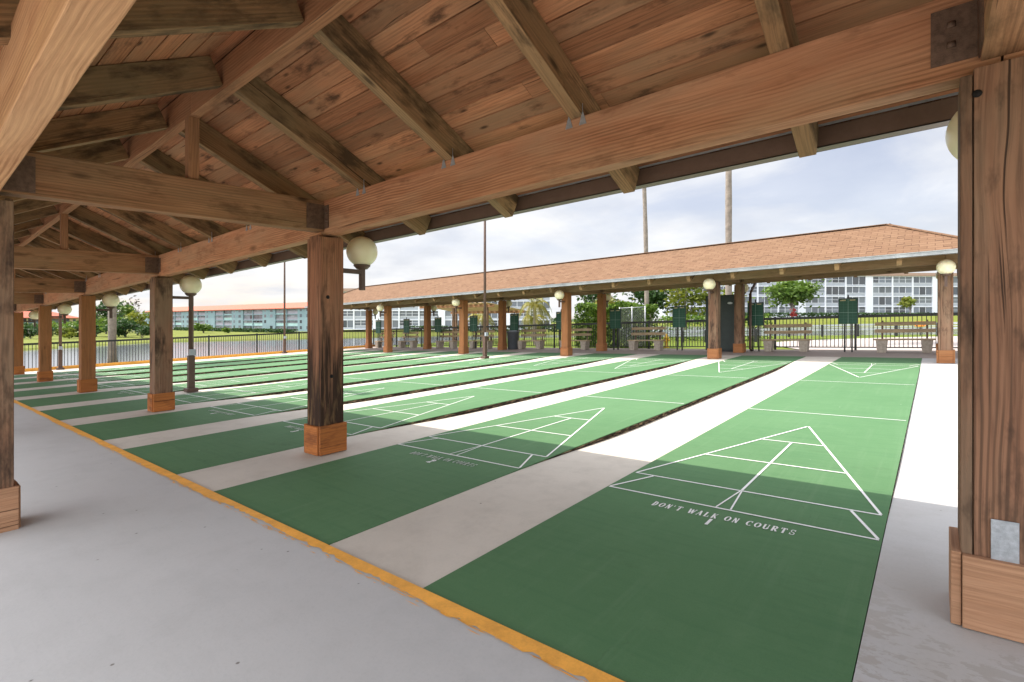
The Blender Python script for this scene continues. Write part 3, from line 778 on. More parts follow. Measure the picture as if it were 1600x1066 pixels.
# ------------------------------------------------------------------ fences
def fence(name, label, x0, y0, x1, y1, panel, h=1.16, group=None):
    root = empty(name, label, 'fence', x0, y0, group=group)
    L = math.hypot(x1-x0, y1-y0); n = round(L/panel); dx, dy = (x1-x0)/L, (y1-y0)/L; step = L/n
    P = lambda s, z: (dx*s, dy*s, z)
    for i in range(n+1):
        MB().box(P(i*step, h/2+.02), (.065, .065, h+.04), 'z').build('fence_post', M['blackmetal'], root)
    for i in range(n):
        a, b = i*step+.033, (i+1)*step-.033
        m = MB(); m.beam(P(a, h-.03), P(b, h-.03), .055, .085).build('top_rail', M['blackmetal'], root)
        MB().beam(P(a, .10), P(b, .10), .035, .035).build('bottom_rail', M['blackmetal'], root)
        m = MB(); k = int(round((b-a)/.113))
        for j in range(1, k): m.box(P(a+(b-a)*j/k, h/2+.02), (.021, .021, h-.16), 'z')
        m.build('picket_panel', M['blackmetal'], root)
    return root
fence('metal_fence', 'long black picket fence behind the far pavilion benches', -26.9, 18.8, 7.4, 18.8, 2.45)
fence('metal_fence', 'black picket fence along the lake at the left side', -27.25, -6, -27.25, 18.7, 2.45)
cl = empty('chain_link_screen', 'grey chain-link panels in front of the hedge behind the far fence', 'fence', -9.05, 19.5)
for x in (0, .62, 1.25): MB().tube([(x, 0, 0), (x, 0, 1.85)], .03, 8).build('screen_post', M['chain'], cl)
MB().tube([(0, 0, 1.8), (1.25, 0, 1.8)], .022, 6).build('screen_rail', M['chain'], cl)
m = MB()
for i in range(-22, 16):
    for s in (1, -1):
        pts = []
        for z in (0.05, 1.78):
            x = i*.085+(z if s > 0 else 1.78-z)*.75
            pts.append((x, z))
        (xa, za), (xb, zb) = sorted(pts)
        def cut(x): return za+(zb-za)*(x-xa)/(xb-xa)
        l, h = max(xa, 0), min(xb, 1.25)
        if h > l+.02: m.beam((l, 0, cut(l)), (h, 0, cut(h)), .006, .006)
m.build('wire_mesh', M['chain'], cl)

# ------------------------------------------------------------------ light poles
def pole(label):
    root = empty('light_pole', label, 'light pole', 0, 0, 0, group='tall brown light poles on the court area')
    MB().box((0, 0, .42), (.13, .13, .84), 'z').build('pole_base', M['brownmetal'], root, shear=False, bevel=.006)
    MB().box((0, 0, .035), (.24, .24, .09), 'z').build('flange', M['brownmetal'], root, shear=False, bevel=.01)
    MB().tube([(0, 0, .8), (0, 0, 4), (0, 0, 7.2)], [.055, .05, .042], 12).build('pole_shaft', M['brownmetal'], root, shear=False)
    MB().box((.075, 0, .92), (.07, .13, .14), 'z').build('junction_box', M['white_panel'], root, shear=False, bevel=.004)
    MB().beam((-.45, 0, 7.2), (.45, 0, 7.2), .06, .06).build('crossarm', M['brownmetal'], root, shear=False)
    for s in (-1, 1):
        f = MB().box((s*.34, 0, 7.12), (.36, .30, .14)).build('floodlight', M['brownmetal'], root, shear=False, bevel=.01)
        MB().box((s*.34, 0, 7.043), (.30, .24, .01)).build('lens', M['white'], f, shear=False)
    return root
pl = ['tall brown light pole in front of the far pavilion benches', 'brown light pole just beside the third globe lamp of the near row', 'thin brown light pole by the lake fence, left of the far pavilion', 'brown light pole at the far left, between two orange posts']
p0 = pole(pl[0]); p0.location = (-11.15, 12.65, G(-11.15, 12.65))
again(p0, -11.4, 2.72, pl[1]); again(p0, -26.5, 12.5, pl[2]); again(p0, -26.55, 2.8, pl[3])

# ------------------------------------------------------------------ ground, water, path, banks
ZL = -2.6
def land(x, y): return G(min(max(x, -28.2), 14), min(max(y, -12), 33))-.10
m = MB(); xs = [-30.2, -28.2, -22, -15, -8, 0, 8, 14, 40, 90, 160, 300]; ys = [-300, -160, -60, -12, 0, 10, 19, 26, 33, 36, 40]
def lz(x, y):
    z = land(x, y)
    if x < -29: z = -3.0
    if y > 37: z = -3.0
    elif y > 34: z = z*.6+.4*ZL
    return z
for a, b in zip(xs, xs[1:]):
    for c, d in zip(ys, ys[1:]): m.poly([(a, c, lz(a, c)), (b, c, lz(b, c)), (b, d, lz(b, d)), (a, d, lz(a, d))])
struct(m.build('lawn', M['grass'], shear=False))
m = MB(); n = 64
m.poly([(2600*math.cos(2*math.pi*k/n), 2600*math.sin(2*math.pi*k/n), -3.4) for k in range(n)]); struct(m.build('ground', M['mud'], shear=False))
m = MB(); m.poly([(-400, -400, ZL), (400, -400, ZL), (400, 400, ZL), (-400, 400, ZL)]); struct(m.build('lake', M['water'], shear=False))
shore = [(-72,-260,-2.3), (-80,-40,-2.3), (-88,6,-2.3), (-108,30,-2.35), (-104,60,-2.35), (-98,92,-2.1), (-82,125,-1.2), (-54,155,.9), (-15,172,2.6), (40,182,3.4), (110,180,4), (420,170,5)]
m = MB()
def outw(i):
    a = Vector(shore[max(i-1, 0)][:2]); b = Vector(shore[min(i+1, len(shore)-1)][:2]); d = (b-a).normalized(); return Vector((-d.y, d.x))
prof = [(0, lambda h: ZL-.6), (2.5, lambda h: ZL+.25), (9, lambda h: ZL+.25+(h-ZL-.25)*.75), (16, lambda h: h), (60, lambda h: h), (900, lambda h: h)]
for i in range(len(shore)-1):
    for (d0, f0), (d1, f1) in zip(prof, prof[1:]):
        q = []
        for (k, dd, ff) in ((i, d0, f0), (i+1, d0, f0), (i+1, d1, f1), (i, d1, f1)):
            p = Vector(shore[k][:2])+outw(k)*dd; q.append((p.x, p.y, ff(shore[k][2])))
        m.poly(q)
struct(m.build('far_bank', M['bank'], shear=False))
m = MB(); m.poly([(x, y, -.25) for x, y in ((-21, 36.2), (130, 36.2), (200, 190), (60, 200), (-10, 190), (-60, 163), (-78, 142))]); struct(m.build('pond', M['water'], shear=False))
m = MB()
for (xa, ya), (xb, yb) in (((-17, 33), (-40, 76)), ((-40, 76), (-60, 115)), ((-60, 115), (-84, 150))):
    m.hexa([(xa-6, ya, -3), (xa+4, ya, -3), (xa+1, ya, .25), (xa-2, ya, .25), (xb-6, yb, -3), (xb+4, yb, -3), (xb+1, yb, .25), (xb-2, yb, .25)])
struct(m.build('grass_berm', M['bank'], shear=False))
m = MB(); pth = [(-.9, 19.0), (7.4, 19.0), (14, 24), (14, 31.2), (3.0, 30.4), (.2, 29.2), (-1.8, 27.9), (-3.3, 26.2), (-4.2, 24.5), (-3.3, 22.6), (-1.9, 20.2)]
m.poly([(x, y, land(x, y)+.03) for x, y in pth]); struct(m.build('path', M['path'], shear=False))

# guard rails
def rail(label, pts, n):
    root = empty('guard_rail', label, 'guard rail', pts[0][0], pts[0][1], land(*pts[0])); ox, oy, oz = root.location
    f = lambda t, z: (pts[0][0]+(pts[1][0]-pts[0][0])*t-ox, pts[0][1]+(pts[1][1]-pts[0][1])*t-oy, land(pts[0][0]+(pts[1][0]-pts[0][0])*t, pts[0][1]+(pts[1][1]-pts[0][1])*t)-oz+z)
    for i in range(n): MB().box(f((i+.5)/n, .33), (.11, .11, .66), 'z').build('rail_post', M['blackmetal'], root, shear=False)
    m = MB()
    for z, h in ((.62, .10), (.5, .05), (.38, .10)): m.beam(f(0, z), f(1, z), .03 if h > .06 else .015, h)
    m.build('rail_band', M['galv'], root, shear=False)
    return root
rail('grey steel guard rail on dark posts beyond the sunny path at right', [(-5.2, 31.2), (13, 31.9)], 11)
rail('grey steel guard rail in front of the low hedge left of the dark green cabinet', [(-10.2, 25.2), (-4.2, 25.9)], 5)
sg = empty('road_sign', 'small orange sign with pointed ends on the guard rail', 'sign', 1.55, 31.3, land(1.55, 31.3)+.62)
MB().slab([(-.30,0,0),(-.18,-.13,0),(.16,-.13,0),(.34,0,0),(.16,.13,0),(-.18,.13,0)], .02).build('sign_panel', M['orange'], sg, shear=False); sg.children[0].rotation_euler = (R(90), 0, 0)
m = MB()
for x in (-.15, .14): m.box((x, -.004, 0), (.03, .006, .25), 'z')
m.build('sign_bands', M['rust_plate'], sg, shear=False)
MB().box((0, .03, -.3), (.05, .04, .6), 'z').build('sign_post', M['blackmetal'], sg, shear=False)
hy = empty('fire_hydrant', 'yellow fire hydrant on the sunny grass behind the far fence', 'hydrant', -7.45, 21, land(-7.45, 21)+0)
MB().lathe([(.13,0),(.13,.05),(.085,.06),(.085,.42),(.115,.43),(.115,.47),(.08,.55),(.03,.62),(.03,.66)], n=16).build('hydrant_body', M['hydrant'], hy, shear=False)
MB().tube([(-.17,0,.36),(.17,0,.36)], .05, 10).build('side_caps', M['hydrant'], hy, shear=False)
MB().tube([(0,-.18,.33),(0,0,.33)], .06, 10).build('front_cap', M['hydrant'], hy, shear=False)

# pergola beyond the fence
pg = empty('pergola', 'pergola with tan slatted roof behind the far fence, left of the light pole', 'pergola', -24.0, 25, land(-24, 25))
for x in (-3.0, 0, 3.2):
    for y in (-1.6, 1.6): MB().box((x, y, (2.33-y*.114)/2), (.14, .14, 2.33-y*.114), 'z').build('pergola_post', M['post'], pg, shear=False)
for y in (-1.6, 1.6): MB().box((.1, y, 2.43-y*.114), (7.4, .1, .17), 'x').build('pergola_beam', M['tie'], pg, shear=False)
for i in range(16): MB().beam((-3.4+i*.465, -2.2, 2.80), (-3.4+i*.465, 2.2, 2.30), .30, .03).build('roof_slat', M['tan_slat'], pg, shear=False)

# ------------------------------------------------------------------ plants
def leaves(m, c, rad, n, size, r=rng, shell=.55, cl=None):
    """leaf-sized quads through an ellipsoid volume, grouped in clumps"""
    clumps = [(Vector((r.gauss(0, 1), r.gauss(0, 1), r.gauss(0, 1))).normalized()*(r.random()**(1-shell)), r.uniform(.16, .34), r.random()) for _ in range(cl or max(6, n//70))]
    for i in range(n):
        q, cr, cv = clumps[i % len(clumps)]
        p = q+Vector((r.gauss(0, cr), r.gauss(0, cr), r.gauss(0, cr*.8)))
        p = Vector((c[0]+p.x*rad[0], c[1]+p.y*rad[1], c[2]+p.z*rad[2]))
        a = Vector((r.gauss(0, 1), r.gauss(0, 1), r.gauss(0, .6))).normalized(); b = a.cross(Vector((r.gauss(0, 1), r.gauss(0, 1), r.gauss(0, 1)))).normalized()
        s = size*r.uniform(.6, 1.35)
        bs = len(m.v); m.v += [tuple(p-a*s), tuple(p+b*s*.5), tuple(p+a*s), tuple(p-b*s*.5)]
        m.face((bs, bs+1, bs+2, bs+3), [(0,0),(1,0),(1,1),(0,1)], min(.999, max(0, cv*.6+r.random()*.4)))
def tree(name, label, x, y, z, h, rad, mat, n=1500, size=.25, trunk=.18, group=None, crown_low=.3, cat='tree'):
    root = empty(name, label, cat, x, y, z, group=group)
    ch = h*(1-crown_low)/2; cz = h-ch
    m = MB(); m.tube([(0,0,-.3),(.03*h*.2,0,h*.25),(0,.03*h*.2,cz)], [trunk*1.25, trunk, trunk*.5], 8)
    for k in range(5):
        a = k*1.26+rng.random(); m.tube([(0,0,h*crown_low*.85), (math.cos(a)*rad*.4, math.sin(a)*rad*.4, cz-ch*.1), (math.cos(a)*rad*.75, math.sin(a)*rad*.75, cz+ch*.35)], [trunk*.5, trunk*.3, trunk*.1], 5)
    m.build('trunk', M['bark'], root, shear=False)
    m = MB(); leaves(m, (0,0,cz), (rad*.82, rad*.82, ch*.85), n, size)
    m.build('crown', M[mat], root, shear=False); return root
tree('broadleaf_tree', 'round bright green tree in front of the white building, beside the rightmost scoreboard', -29, 161.5, 2.2, 11.5, 6.6, 'leaf_mid', 2600, .62, .3, crown_low=.28)
tree('red_shrub', 'small red-leaved shrub under the round bright green tree', -28.2, 159.5, 2.2, 2.6, 1.2, 'red_shrub', 250, .3, .05, cat='shrub', crown_low=.05)
tree('palm_shrub', 'small pale green tree in front of the right-hand white building', -2.5, 163, 2.8, 5, 2.4, 'leaf_lime', 500, .4, .1)
bt = 'trees behind the hedge beyond the far pavilion'
tree('broadleaf_tree', 'dark green tree behind the hedge, left part', -16.6, 30.2, .2, 4.0, 1.7, 'leaf_dark', 1100, .16, .1, bt)
tree('yellow_tree', 'yellow flowering tree rising behind the left half of the hedge', -14.2, 28.5, .2, 3.2, 1.3, 'leaf_palm', 900, .13, .08, bt)
tree('broadleaf_tree', 'darkest green tree just left of the tall thin palm trunk behind the hedge', -13.0, 31.5, .3, 4.2, 1.9, 'leaf_dark', 1300, .16, .1, bt)
tree('broadleaf_tree', 'yellow green airy tree right of the tall thin palm trunk', -10.2, 30.5, .3, 4.1, 1.9, 'leaf_lime', 1200, .15, .09, bt)
tree('broadleaf_tree', 'loose yellow green tree in front of the white building, left of a scoreboard', -8.3, 31.8, .4, 3.4, 1.4, 'leaf_lime', 650, .14, .08, bt)
def hedge(label, x, y, sx, sy, h, n, size, mat='leaf_hedge', z=None, rot=0.0):
    root = empty('hedge', label, 'hedge', x, y, land(x, y) if z is None else z, rot); m = MB()
    for i in range(n):
        f = rng.random()
        p = Vector((rng.uniform(-sx, sx), rng.choice((-1, -1, 1))*sy*rng.uniform(.75, 1.1), rng.uniform(0, h))) if f < .7 else Vector((rng.uniform(-sx, sx), rng.uniform(-sy, sy), h*rng.uniform(.9, 1.06)))
        p.z *= 1+.05*math.sin(p.x*3.1)
        a = Vector((rng.gauss(0,1), rng.gauss(0,1), rng.gauss(0,.7))).normalized(); b = a.cross(Vector((rng.gauss(0,1), rng.gauss(0,1), rng.gauss(0,1)))).normalized(); s = size*rng.uniform(.6, 1.3)
        k = len(m.v); m.v += [tuple(p-a*s), tuple(p+b*s*.55), tuple(p+a*s), tuple(p-b*s*.55)]; m.face((k, k+1, k+2, k+3), [(0,0)]*4, rng.random())
    m.build('foliage', M[mat], root, shear=False)
    m = MB()
    for k in range(max(3, int(sx*4))): xx = -sx+2*sx*(k+.5)/max(3, int(sx*4)); m.tube([(xx, 0, -.1), (xx+rng.uniform(-.1,.1), rng.uniform(-.1,.1), h*.9)], [.025, .012], 5)
    m.build('stems', M['bark'], root, shear=False); return root
hedge('tall bright green leafy hedge behind the far fence and chain-link panels', -9.75, 20.4, 1.95, .55, 2.0, 15000, .065)
hedge('low clipped green hedge behind the guard rail left of the dark green cabinet', -7.4, 27.3, 2.9, .5, 1.35, 2600, .075)
hedge('strip of shrubs at the foot of the left part of the white building', -98, 112, 26, 1.0, 1.5, 1800, .4, 'leaf_dark', -1.7, .62)
hedge('dark shrubs along the foot of the right-hand white building', -23, 196, 46, 1.0, 1.2, 2600, .42, 'leaf_dark', 2.8, .725)

def frond(m, root, az, length, droop, wid, n=34, up=.5):
    """arched rachis with rows of narrow leaflets"""
    pts = []
    for i in range(n+1):
        t = i/n; r = length*t*(1-.18*droop*t); z = length*(up*t-droop*t*t)
        pts.append(Vector(root)+Vector((math.cos(az)*r, math.sin(az)*r, z)))
    sd = Vector((-math.sin(az), math.cos(az), 0)); tone = rng.random()
    for i in range(1, n):
        d = (pts[i+1]-pts[i-1]).normalized(); w = wid*math.sin(math.pi*min(1, .12+.86*i/n))**.7
        for s in (-1, 1):
            tip = pts[i]+sd*s*w+d*w*.55+Vector((0, 0, -w*.55)); h = d*length/n*.46
            k = len(m.v); m.v += [tuple(pts[i]-h), tuple(pts[i]+h), tuple(tip)]
            m.face((k, k+1, k+2), [(0,0),(1,0),(1,1)], min(.99, tone*.6+rng.random()*.4))
    m.tube(pts[::4], [max(.012, .02*length/2*(1-i*4/n)) for i in range(len(pts[::4]))], 4, .2)
def palm(name, label, x, y, z, h, r0, r1, fl, nf, mat, droop=1.0, lean=0.0, wid=.35, group=None, flare=1.0):
    root = empty(name, label, 'palm', x, y, z, group=group)
    m = MB(); k = 14
    m.tube([(lean*(i/k)**2, 0, h*i/k-.15) for i in range(k+1)], [(r0*(flare if i == 0 else 1)+(r1-r0)*i/k)*(1+.05*math.sin(i*2.1)) for i in range(k+1)], 14).build('trunk', M['bark'], root, shear=False)
    m = MB()
    for i in range(nf): frond(m, (lean, 0, h-.1), i*2.399+rng.random()*.3, fl*rng.uniform(.85, 1.1), droop*rng.uniform(.7, 1.25), wid, up=rng.uniform(.2, 1.25))
    m.build('crown', M[mat], root, shear=False); return root
tp = 'tall bare palm trunks rising behind the far roof'
palm('tall_palm', 'tall thin palm trunk, left one of the pair above the far roof', -10.2, 24.9, land(-10.2, 24.9), 13, .135, .10, 2.4, 22, 'leaf_tallpalm', 1.0, -.35, .4, tp)
palm('tall_palm', 'tall palm trunk, right one of the pair above the far roof', -4.72, 21.1, land(-4.72, 21.1), 13, .14, .12, 2.4, 22, 'leaf_tallpalm', 1.0, .0, .4, tp)
palm('thick_palm', 'thick pale palm trunk at the lake fence behind the near row of posts', -28.0, 4.9, -1.0, 11, .175, .15, 3, 24, 'leaf_tallpalm', 1.0, .0, .45, flare=1.7)
yp = 'yellowing palms with drooping fronds'
palm('feather_palm', 'yellowing palm with drooping fronds above the grey trash bin', -16.7, 23.2, land(-16.7, 23.2), 2.45, .11, .09, 1.65, 20, 'leaf_palm', 1.25, .0, .26, yp)
palm('feather_palm', 'golden palm glimpsed behind the pergola, left of the far post', -26.6, 29.2, land(-26, 29.2), 1.9, .1, .08, 1.6, 16, 'leaf_palm', 1.3, .0, .3, yp)
palm('feather_palm', 'golden palm glimpsed under the pergola roof, right beside the light pole', -21.2, 29.0, land(-21.2, 29), 1.7, .1, .08, 1.4, 16, 'leaf_palm', 1.3, .0, .3, yp)

# ------------------------------------------------------------------ camera and helper for far placement
CAM = Vector((2.0646, -1.7566, 1.40)); YAW = .6893; F = 798.86; CXp, CYp = 800, 533-31.1
def far_pt(u, d):
    return (CAM.x+d*(-math.sin(YAW)+(u-CXp)/F*math.cos(YAW)), CAM.y+d*(math.cos(YAW)+(u-CXp)/F*math.sin(YAW)))

def block(name, label, A, B, depth, base, storeys, sh, bays, style, roofh, over=1.0, group=None):
    """apartment block: A-B is the foot of the face turned to the courts (A left, B right)"""
    ang = math.atan2(B[1]-A[1], B[0]-A[0]); L = math.hypot(B[0]-A[0], B[1]-A[1])
    root = empty(name, label, 'apartment block', A[0], A[1], base, ang, group)
    H = storeys*sh
    wall, panel, roofm, pier_w = style['wall'], style['panel'], style['roof'], style['pier']
    MB().box((L/2, depth/2+.7, H/2), (L, depth-1.4, H)).build('wall', M[wall], root, shear=False)
    m = MB()
    for s in range(storeys+1): m.box((L/2, .36, s*sh), (L+.1, .72, .26))
    m.build('floor_band', M[style['band']], root, shear=False)
    x = 0; edges = [0]
    tot = sum(b[0] for b in bays)
    for w, kind in bays: edges.append(edges[-1]+w*L/tot)
    cells = []
    for i, (w, kind) in enumerate(bays):
        a, b = edges[i], edges[i+1]
        MB().box((a, .33, H/2), (pier_w, .74, H)).build('pier', M[style['pierm']], root, shear=False)
        if kind == 'w':
            MB().box(((a+b)/2, .30, H/2), (b-a-pier_w, .70, H-.1)).build('wall_panel', M[style['pierm']], root, shear=False)
            if style.get('small'):
                m = MB(); 
                for s in range(storeys):
                    if rng.random() < .8: m.box(((a+b)/2, -.06, s*sh+1.6), ((b-a)*.36, .03, 1.1))
                if m.v: m.build('window', M['glass'], root, shear=False)
            continue
        for s in range(storeys):
            z0, z1 = s*sh+.13, (s+1)*sh-.13; k = rng.random()
            low = 1.0 if k < .75 else .35
            if s == 0 and k > .4: low = .3
            g = MB(); nn = 3 if b-a > 4 else 2
            for q in range(nn):
                xa = a+pier_w/2+(b-a-pier_w)*q/nn; xb = a+pier_w/2+(b-a-pier_w)*(q+1)/nn
                g.box(((xa+xb)/2, .28, (z0+low+z1)/2), (xb-xa-.1, .03, z1-z0-low))
            wdw = g.build('window', M['glass' if rng.random() < .55 else 'screen'], root, shear=False)
            f = MB()
            for q in range(1, nn): f.box((a+pier_w/2+(b-a-pier_w)*q/nn, .24, (z0+low+z1)/2), (.12, .12, z1-z0-low))
            f.box(((a+b)/2, .24, z0+low+.06), (b-a-pier_w-.02, .12, .12))
            if k < .5: f.box(((a+b)/2, .25, (z0+low+z1)/2+.1), (b-a-pier_w-.04, .08, .08))
            f.build('window_frame', M[style['frame']], wdw, shear=False)
            pm_ = panel if not style.get('alt') or rng.random() < .6 else style['alt']
            MB().box(((a+b)/2, .30, z0+low/2), (b-a-pier_w-.02, .06, low)).build('balcony_panel', M[pm_], root, shear=False)
    MB().box((L, .33, H/2), (pier_w, .74, H)).build('pier', M[style['pierm']], root, shear=False)
    o = over; m = MB(); z = H+.14
    if roofh > 1.5:
        ry = depth/2; P = [(-o, -o, z), (L+o, -o, z), (L+o, depth+o, z), (-o, depth+o, z)]; r0, r1 = (ry, ry, z+roofh), (L-ry, ry, z+roofh)
        m.poly([P[0], P[1], r1, r0]); m.poly([P[1], P[2], r1]); m.poly([P[2], P[3], r0, r1]); m.poly([P[3], P[0], r0]); m.box((L/2, depth/2, z-.12), (L+2*o, depth+2*o, .24))
    else:
        m.box((L/2, depth/2, z+roofh/2), (L+2*o, depth+2*o, roofh))
    m.build('roof', M[roofm], root, shear=False)
    return root
WS = dict(wall='white_panel', panel='white_panel', roof='tanroof', pier=.45, band='white', pierm='white', frame='white')
GS = dict(wall='sage', panel='sage_dark', alt='sage_light', roof='redroof', pier=.4, band='sage', pierm='sage', frame='sage_dark', small=True)
rb = []
for i in range(6): rb += [(1.5, 'w'), (5, 'b'), (5, 'b'), (5, 'b')]
block('apartment_block', 'white block with grey glazed balconies and tan eave, at right behind the far fence', far_pt(1035, 172), far_pt(1580, 176), 14, 2.9, 4, 3.45, rb[:21]+[(1.5,'w')], WS, 1.0, .6)
block('apartment_block', 'white block with grey balconies, seen behind the left half of the far pavilion', far_pt(522, 170), far_pt(860, 168), 14, -1.3, 4, 3.1, [(5,'b'),(5,'b'),(1.4,'w'),(5,'b'),(5,'b'),(5,'b'),(1.4,'w'),(5,'b'),(5,'b'),(5,'b'),(1.4,'w'),(5,'b'),(5,'b')], WS, 1.0, .6)
gb = []
for i in range(6): gb += [(3,'w'), (4.5,'b'), (4.5,'b'), (2.2,'w')]
block('apartment_block', 'long blue green four storey block with red roof across the lake', far_pt(226, 262), far_pt(488, 176), 13, -2.5, 4, 2.12, gb+[(3,'w')], GS, 2.3, .7)
block('apartment_block', 'cream and blue block with red roof at the far left across the water', far_pt(8, 190), far_pt(122, 215), 12, -2.6, 2, 2.6, [(3,'w'),(4,'b'),(4,'b'),(3,'w'),(4,'b'),(4,'b'),(3,'w')], dict(GS, wall='cream_wall', pierm='cream_wall', band='cream_wall', panel='sage'), 2.6, .8)

lt = 'trees on the far lake bank at left'
def ftree(u, d, z, h, rad, mat, n, label, size=.5): 
    x, y = far_pt(u, d); return tree('bank_tree', label, x, y, z, h, rad, mat, n, size, .2, lt, .12)
ftree(166, 150, -2.4, 10.2, 5, 'leaf_dark', 1100, 'dark green tree across the lake behind the thick pale palm trunk')
ftree(187, 165, -2.4, 10, 4.6, 'leaf_mid', 900, 'mid green tree across the lake just right of the thick pale palm')
ftree(203, 185, -2.4, 11.5, 4.6, 'leaf_brown', 700, 'greyish brown bare tree across the lake')
ftree(215, 135, -2.4, 6.4, 3.4, 'leaf_lime', 900, 'yellow green tree across the lake, left of the third near post')
ftree(140, 170, -2.4, 7.5, 4.6, 'leaf_mid', 800, 'mid green tree across the lake seen left of the fourth near post')
ftree(318, 160, -2.4, 3.4, 3.0, 'leaf_mid', 500, 'low spreading tree in front of the left part of the blue green block')
ftree(357, 160, -2.4, 2.2, 1.6, 'leaf_mid', 300, 'small round bush in front of the middle of the blue green block')
ftree(60, 140, -2.4, 3.6, 4.2, 'leaf_lime', 600, 'low yellow green tree in front of the cream and blue block', .45)
ftree(96, 130, -2.4, 3.9, 4.0, 'leaf_mid', 700, 'umbrella shaped green tree in front of the cream and blue block', .45)
ftree(515, 172, -2.3, 5, 3, 'leaf_mid', 400, 'green tree between the blue green block and the white block')
ftree(176, 122, -2.4, 4.6, 3.6, 'leaf_mid', 900, 'rounded green bush at the water edge behind the thick pale palm trunk', .4)
ftree(196, 118, -2.4, 4.4, 3.4, 'leaf_dark', 900, 'dark rounded bush at the water edge, right of the thick pale palm', .4)
ftree(150, 125, -2.4, 4.2, 3.6, 'leaf_dark', 800, 'dark rounded bush at the water edge, left of the thick pale palm', .4)
ftree(35, 128, -2.4, 4.0, 3.8, 'leaf_dark', 700, 'dark bush at the far left across the water', .4)
ftree(118, 120, -2.4, 3.6, 3.4, 'leaf_mid', 700, 'green bush across the water seen between two near posts', .4)
hedge('low hedge along the foot of the blue green block', *far_pt(355, 182), 44, .7, 1.1, 2600, .4, 'leaf_dark', -2.35, math.atan2(far_pt(488,170)[1]-far_pt(226,256)[1], far_pt(488,170)[0]-far_pt(226,256)[0]))
for i, (u, d, h, mt, lab) in enumerate([(18, 112, 3.0, 'leaf_mid', 'first from the left'), (48, 108, 2.6, 'leaf_dark', 'second from the left'), (78, 106, 3.0, 'leaf_dark', 'third from the left'), (108, 108, 2.8, 'leaf_lime', 'yellowish, fourth from the left'), (132, 110, 3.2, 'leaf_dark', 'fifth from the left'), (222, 112, 2.8, 'leaf_dark', 'beside the yellow green tree')]):
    x, y = far_pt(u, d); tree('bank_shrub', 'low round waterside shrub at the far left bank, '+lab, x, y, -2.4, h, 2.6, mt, 520, .34, .08, 'low shrubs along the far left bank', .04, 'shrub')
# far wood beyond the buildings: one mass on the skyline
m = MB()
for i in range(5200):
    u = rng.uniform(-500, 2100); d = rng.uniform(480, 620); x, y = far_pt(u, d)
    s = rng.uniform(1.2, 2.6); p = Vector((x, y, -1.5+rng.random()**.7*(7+3*math.sin(u*.035)+2*math.sin(u*.11))))
    a = Vector((rng.gauss(0,1), rng.gauss(0,1), rng.gauss(0,.7))).normalized(); b = a.cross(Vector((rng.gauss(0,1), rng.gauss(0,1), rng.gauss(0,1)))).normalized()
    k = len(m.v); m.v += [tuple(p-a*s), tuple(p+b*s*.7), tuple(p+a*s), tuple(p-b*s*.7)]; m.face((k, k+1, k+2, k+3), [(0,0)]*4, rng.random())
tag(m.build('distant_trees', M['leaf_dark'], shear=False), 'far dark green wood on the skyline beyond the lake', 'trees', kind='stuff')

# ------------------------------------------------------------------ camera
cd = bpy.data.cameras.new('camera'); cam = bpy.data.objects.new('camera', cd); COL.objects.link(cam)
cd.sensor_width = 36; cd.lens = F/1600*36; cd.shift_y = -31.1/1600; cd.clip_start = .05; cd.clip_end = 6000
cam.location = CAM; cam.rotation_euler = (R(90), 0, YAW); scn.camera = cam

# ------------------------------------------------------------------ light
sun_dir = Vector((-.59, -.24, 1)).normalized()                       # towards the sun
ld = bpy.data.lights.new('sun', 'SUN'); ld.energy = 2.0; ld.angle = R(.53); ld.color = (1, .91, .81)
so = bpy.data.objects.new('sun', ld); COL.objects.link(so); so.rotation_euler = (-sun_dir).to_track_quat('-Z', 'Y').to_euler(); so.location = (-10, -10, 30)
w = bpy.data.worlds.new('World'); scn.world = w; w.use_nodes = True; nt = w.node_tree; nt.nodes.clear()
def N(t, **k):
    n = nt.nodes.new(t)
    for a, b in k.items(): setattr(n, a, b)
    return n
def lk(a, b): nt.links.new(a, b)
sky = N('ShaderNodeTexSky', sky_type='NISHITA', sun_disc=False); sky.sun_elevation = math.asin(sun_dir.z); sky.sun_rotation = math.atan2(sun_dir.x, sun_dir.y)
sky.air_density = 1.0; sky.dust_density = 1.2; sky.ozone_density = 1.0
tc = N('ShaderNodeTexCoord'); sp = N('ShaderNodeSeparateXYZ'); lk(tc.outputs['Generated'], sp.inputs[0])
def mth(op, a, b=0.0):
    n = N('ShaderNodeMath', operation=op)
    for i, v in enumerate((a, b)):
        if isinstance(v, bpy.types.NodeSocket): lk(v, n.inputs[i])
        else: n.inputs[i].default_value = v
    return n.outputs[0]
zz = mth('ADD', mth('MAXIMUM', sp.outputs[2], 0.0), .22)
cv = N('ShaderNodeCombineXYZ'); lk(mth('DIVIDE', sp.outputs[0], zz), cv.inputs[0]); lk(mth('DIVIDE', sp.outputs[1], zz), cv.inputs[1]); cv.inputs[2].default_value = 3.7
nz = N('ShaderNodeTexNoise'); lk(cv.outputs[0], nz.inputs['Vector']); nz.inputs['Scale'].default_value = 1.25; nz.inputs['Detail'].default_value = 7; nz.inputs['Roughness'].default_value = .56; nz.inputs['Distortion'].default_value = .35
mr = N('ShaderNodeMapRange'); lk(nz.outputs['Fac'], mr.inputs[0]); mr.inputs[1].default_value = .34; mr.inputs[2].default_value = .55; mr.inputs[3].default_value = .38; mr.inputs[4].default_value = .97
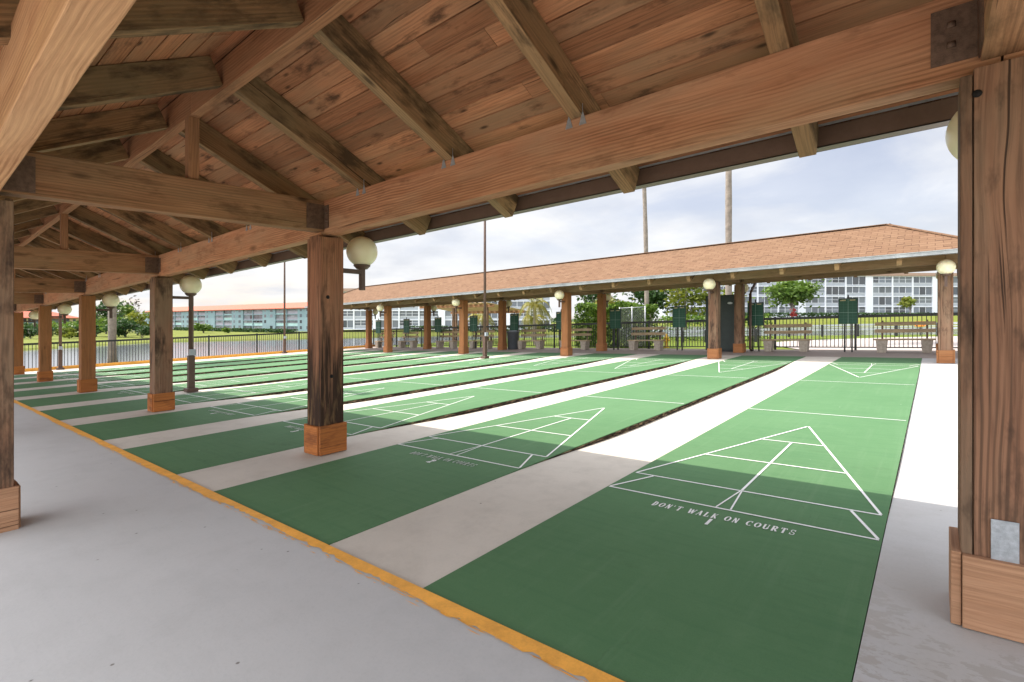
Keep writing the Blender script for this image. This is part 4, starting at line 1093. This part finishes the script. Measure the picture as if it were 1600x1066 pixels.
nz2 = N('ShaderNodeTexNoise'); lk(cv.outputs[0], nz2.inputs['Vector']); nz2.inputs['Scale'].default_value = 2.4; nz2.inputs['Detail'].default_value = 6
mr2 = N('ShaderNodeMapRange'); lk(nz2.outputs['Fac'], mr2.inputs[0]); mr2.inputs[1].default_value = .35; mr2.inputs[2].default_value = .65
cc = N('ShaderNodeMix', data_type='RGBA'); lk(mr2.outputs[0], cc.inputs[0]); cc.inputs[6].default_value = (2.12, 2.19, 2.35, 1); cc.inputs[7].default_value = (2.85, 2.85, 2.86, 1)
hs = N('ShaderNodeMix', data_type='RGBA', blend_type='MULTIPLY'); hs.inputs[0].default_value = 1; lk(sky.outputs[0], hs.inputs[6]); hs.inputs[7].default_value = (.62, .50, .46, 1)
mx = N('ShaderNodeMix', data_type='RGBA'); lk(mr.outputs[0], mx.inputs[0]); lk(hs.outputs[2], mx.inputs[6]); lk(cc.outputs[2], mx.inputs[7])
# clouds brighter round the sun; unseen sky behind the camera brightened to lift shade
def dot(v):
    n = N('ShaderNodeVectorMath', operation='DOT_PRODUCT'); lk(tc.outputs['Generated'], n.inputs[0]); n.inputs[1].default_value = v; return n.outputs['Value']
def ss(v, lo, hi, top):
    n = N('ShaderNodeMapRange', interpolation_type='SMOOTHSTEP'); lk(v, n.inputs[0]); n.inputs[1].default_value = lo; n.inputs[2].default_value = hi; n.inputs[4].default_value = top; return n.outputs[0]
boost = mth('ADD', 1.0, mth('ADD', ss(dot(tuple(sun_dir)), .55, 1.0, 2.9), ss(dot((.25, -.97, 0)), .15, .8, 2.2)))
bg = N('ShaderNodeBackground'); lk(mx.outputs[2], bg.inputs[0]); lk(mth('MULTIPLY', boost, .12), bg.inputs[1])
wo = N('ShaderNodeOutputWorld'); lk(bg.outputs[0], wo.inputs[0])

scn.view_settings.view_transform = 'Standard'; scn.view_settings.look = 'None'; scn.view_settings.exposure = 1.66; scn.view_settings.gamma = 1
cy = scn.cycles; cy.max_bounces = 10; cy.diffuse_bounces = 6; cy.glossy_bounces = 3; cy.transmission_bounces = 4; cy.transparent_max_bounces = 6
cy.sample_clamp_indirect = 6; cy.use_denoising = True
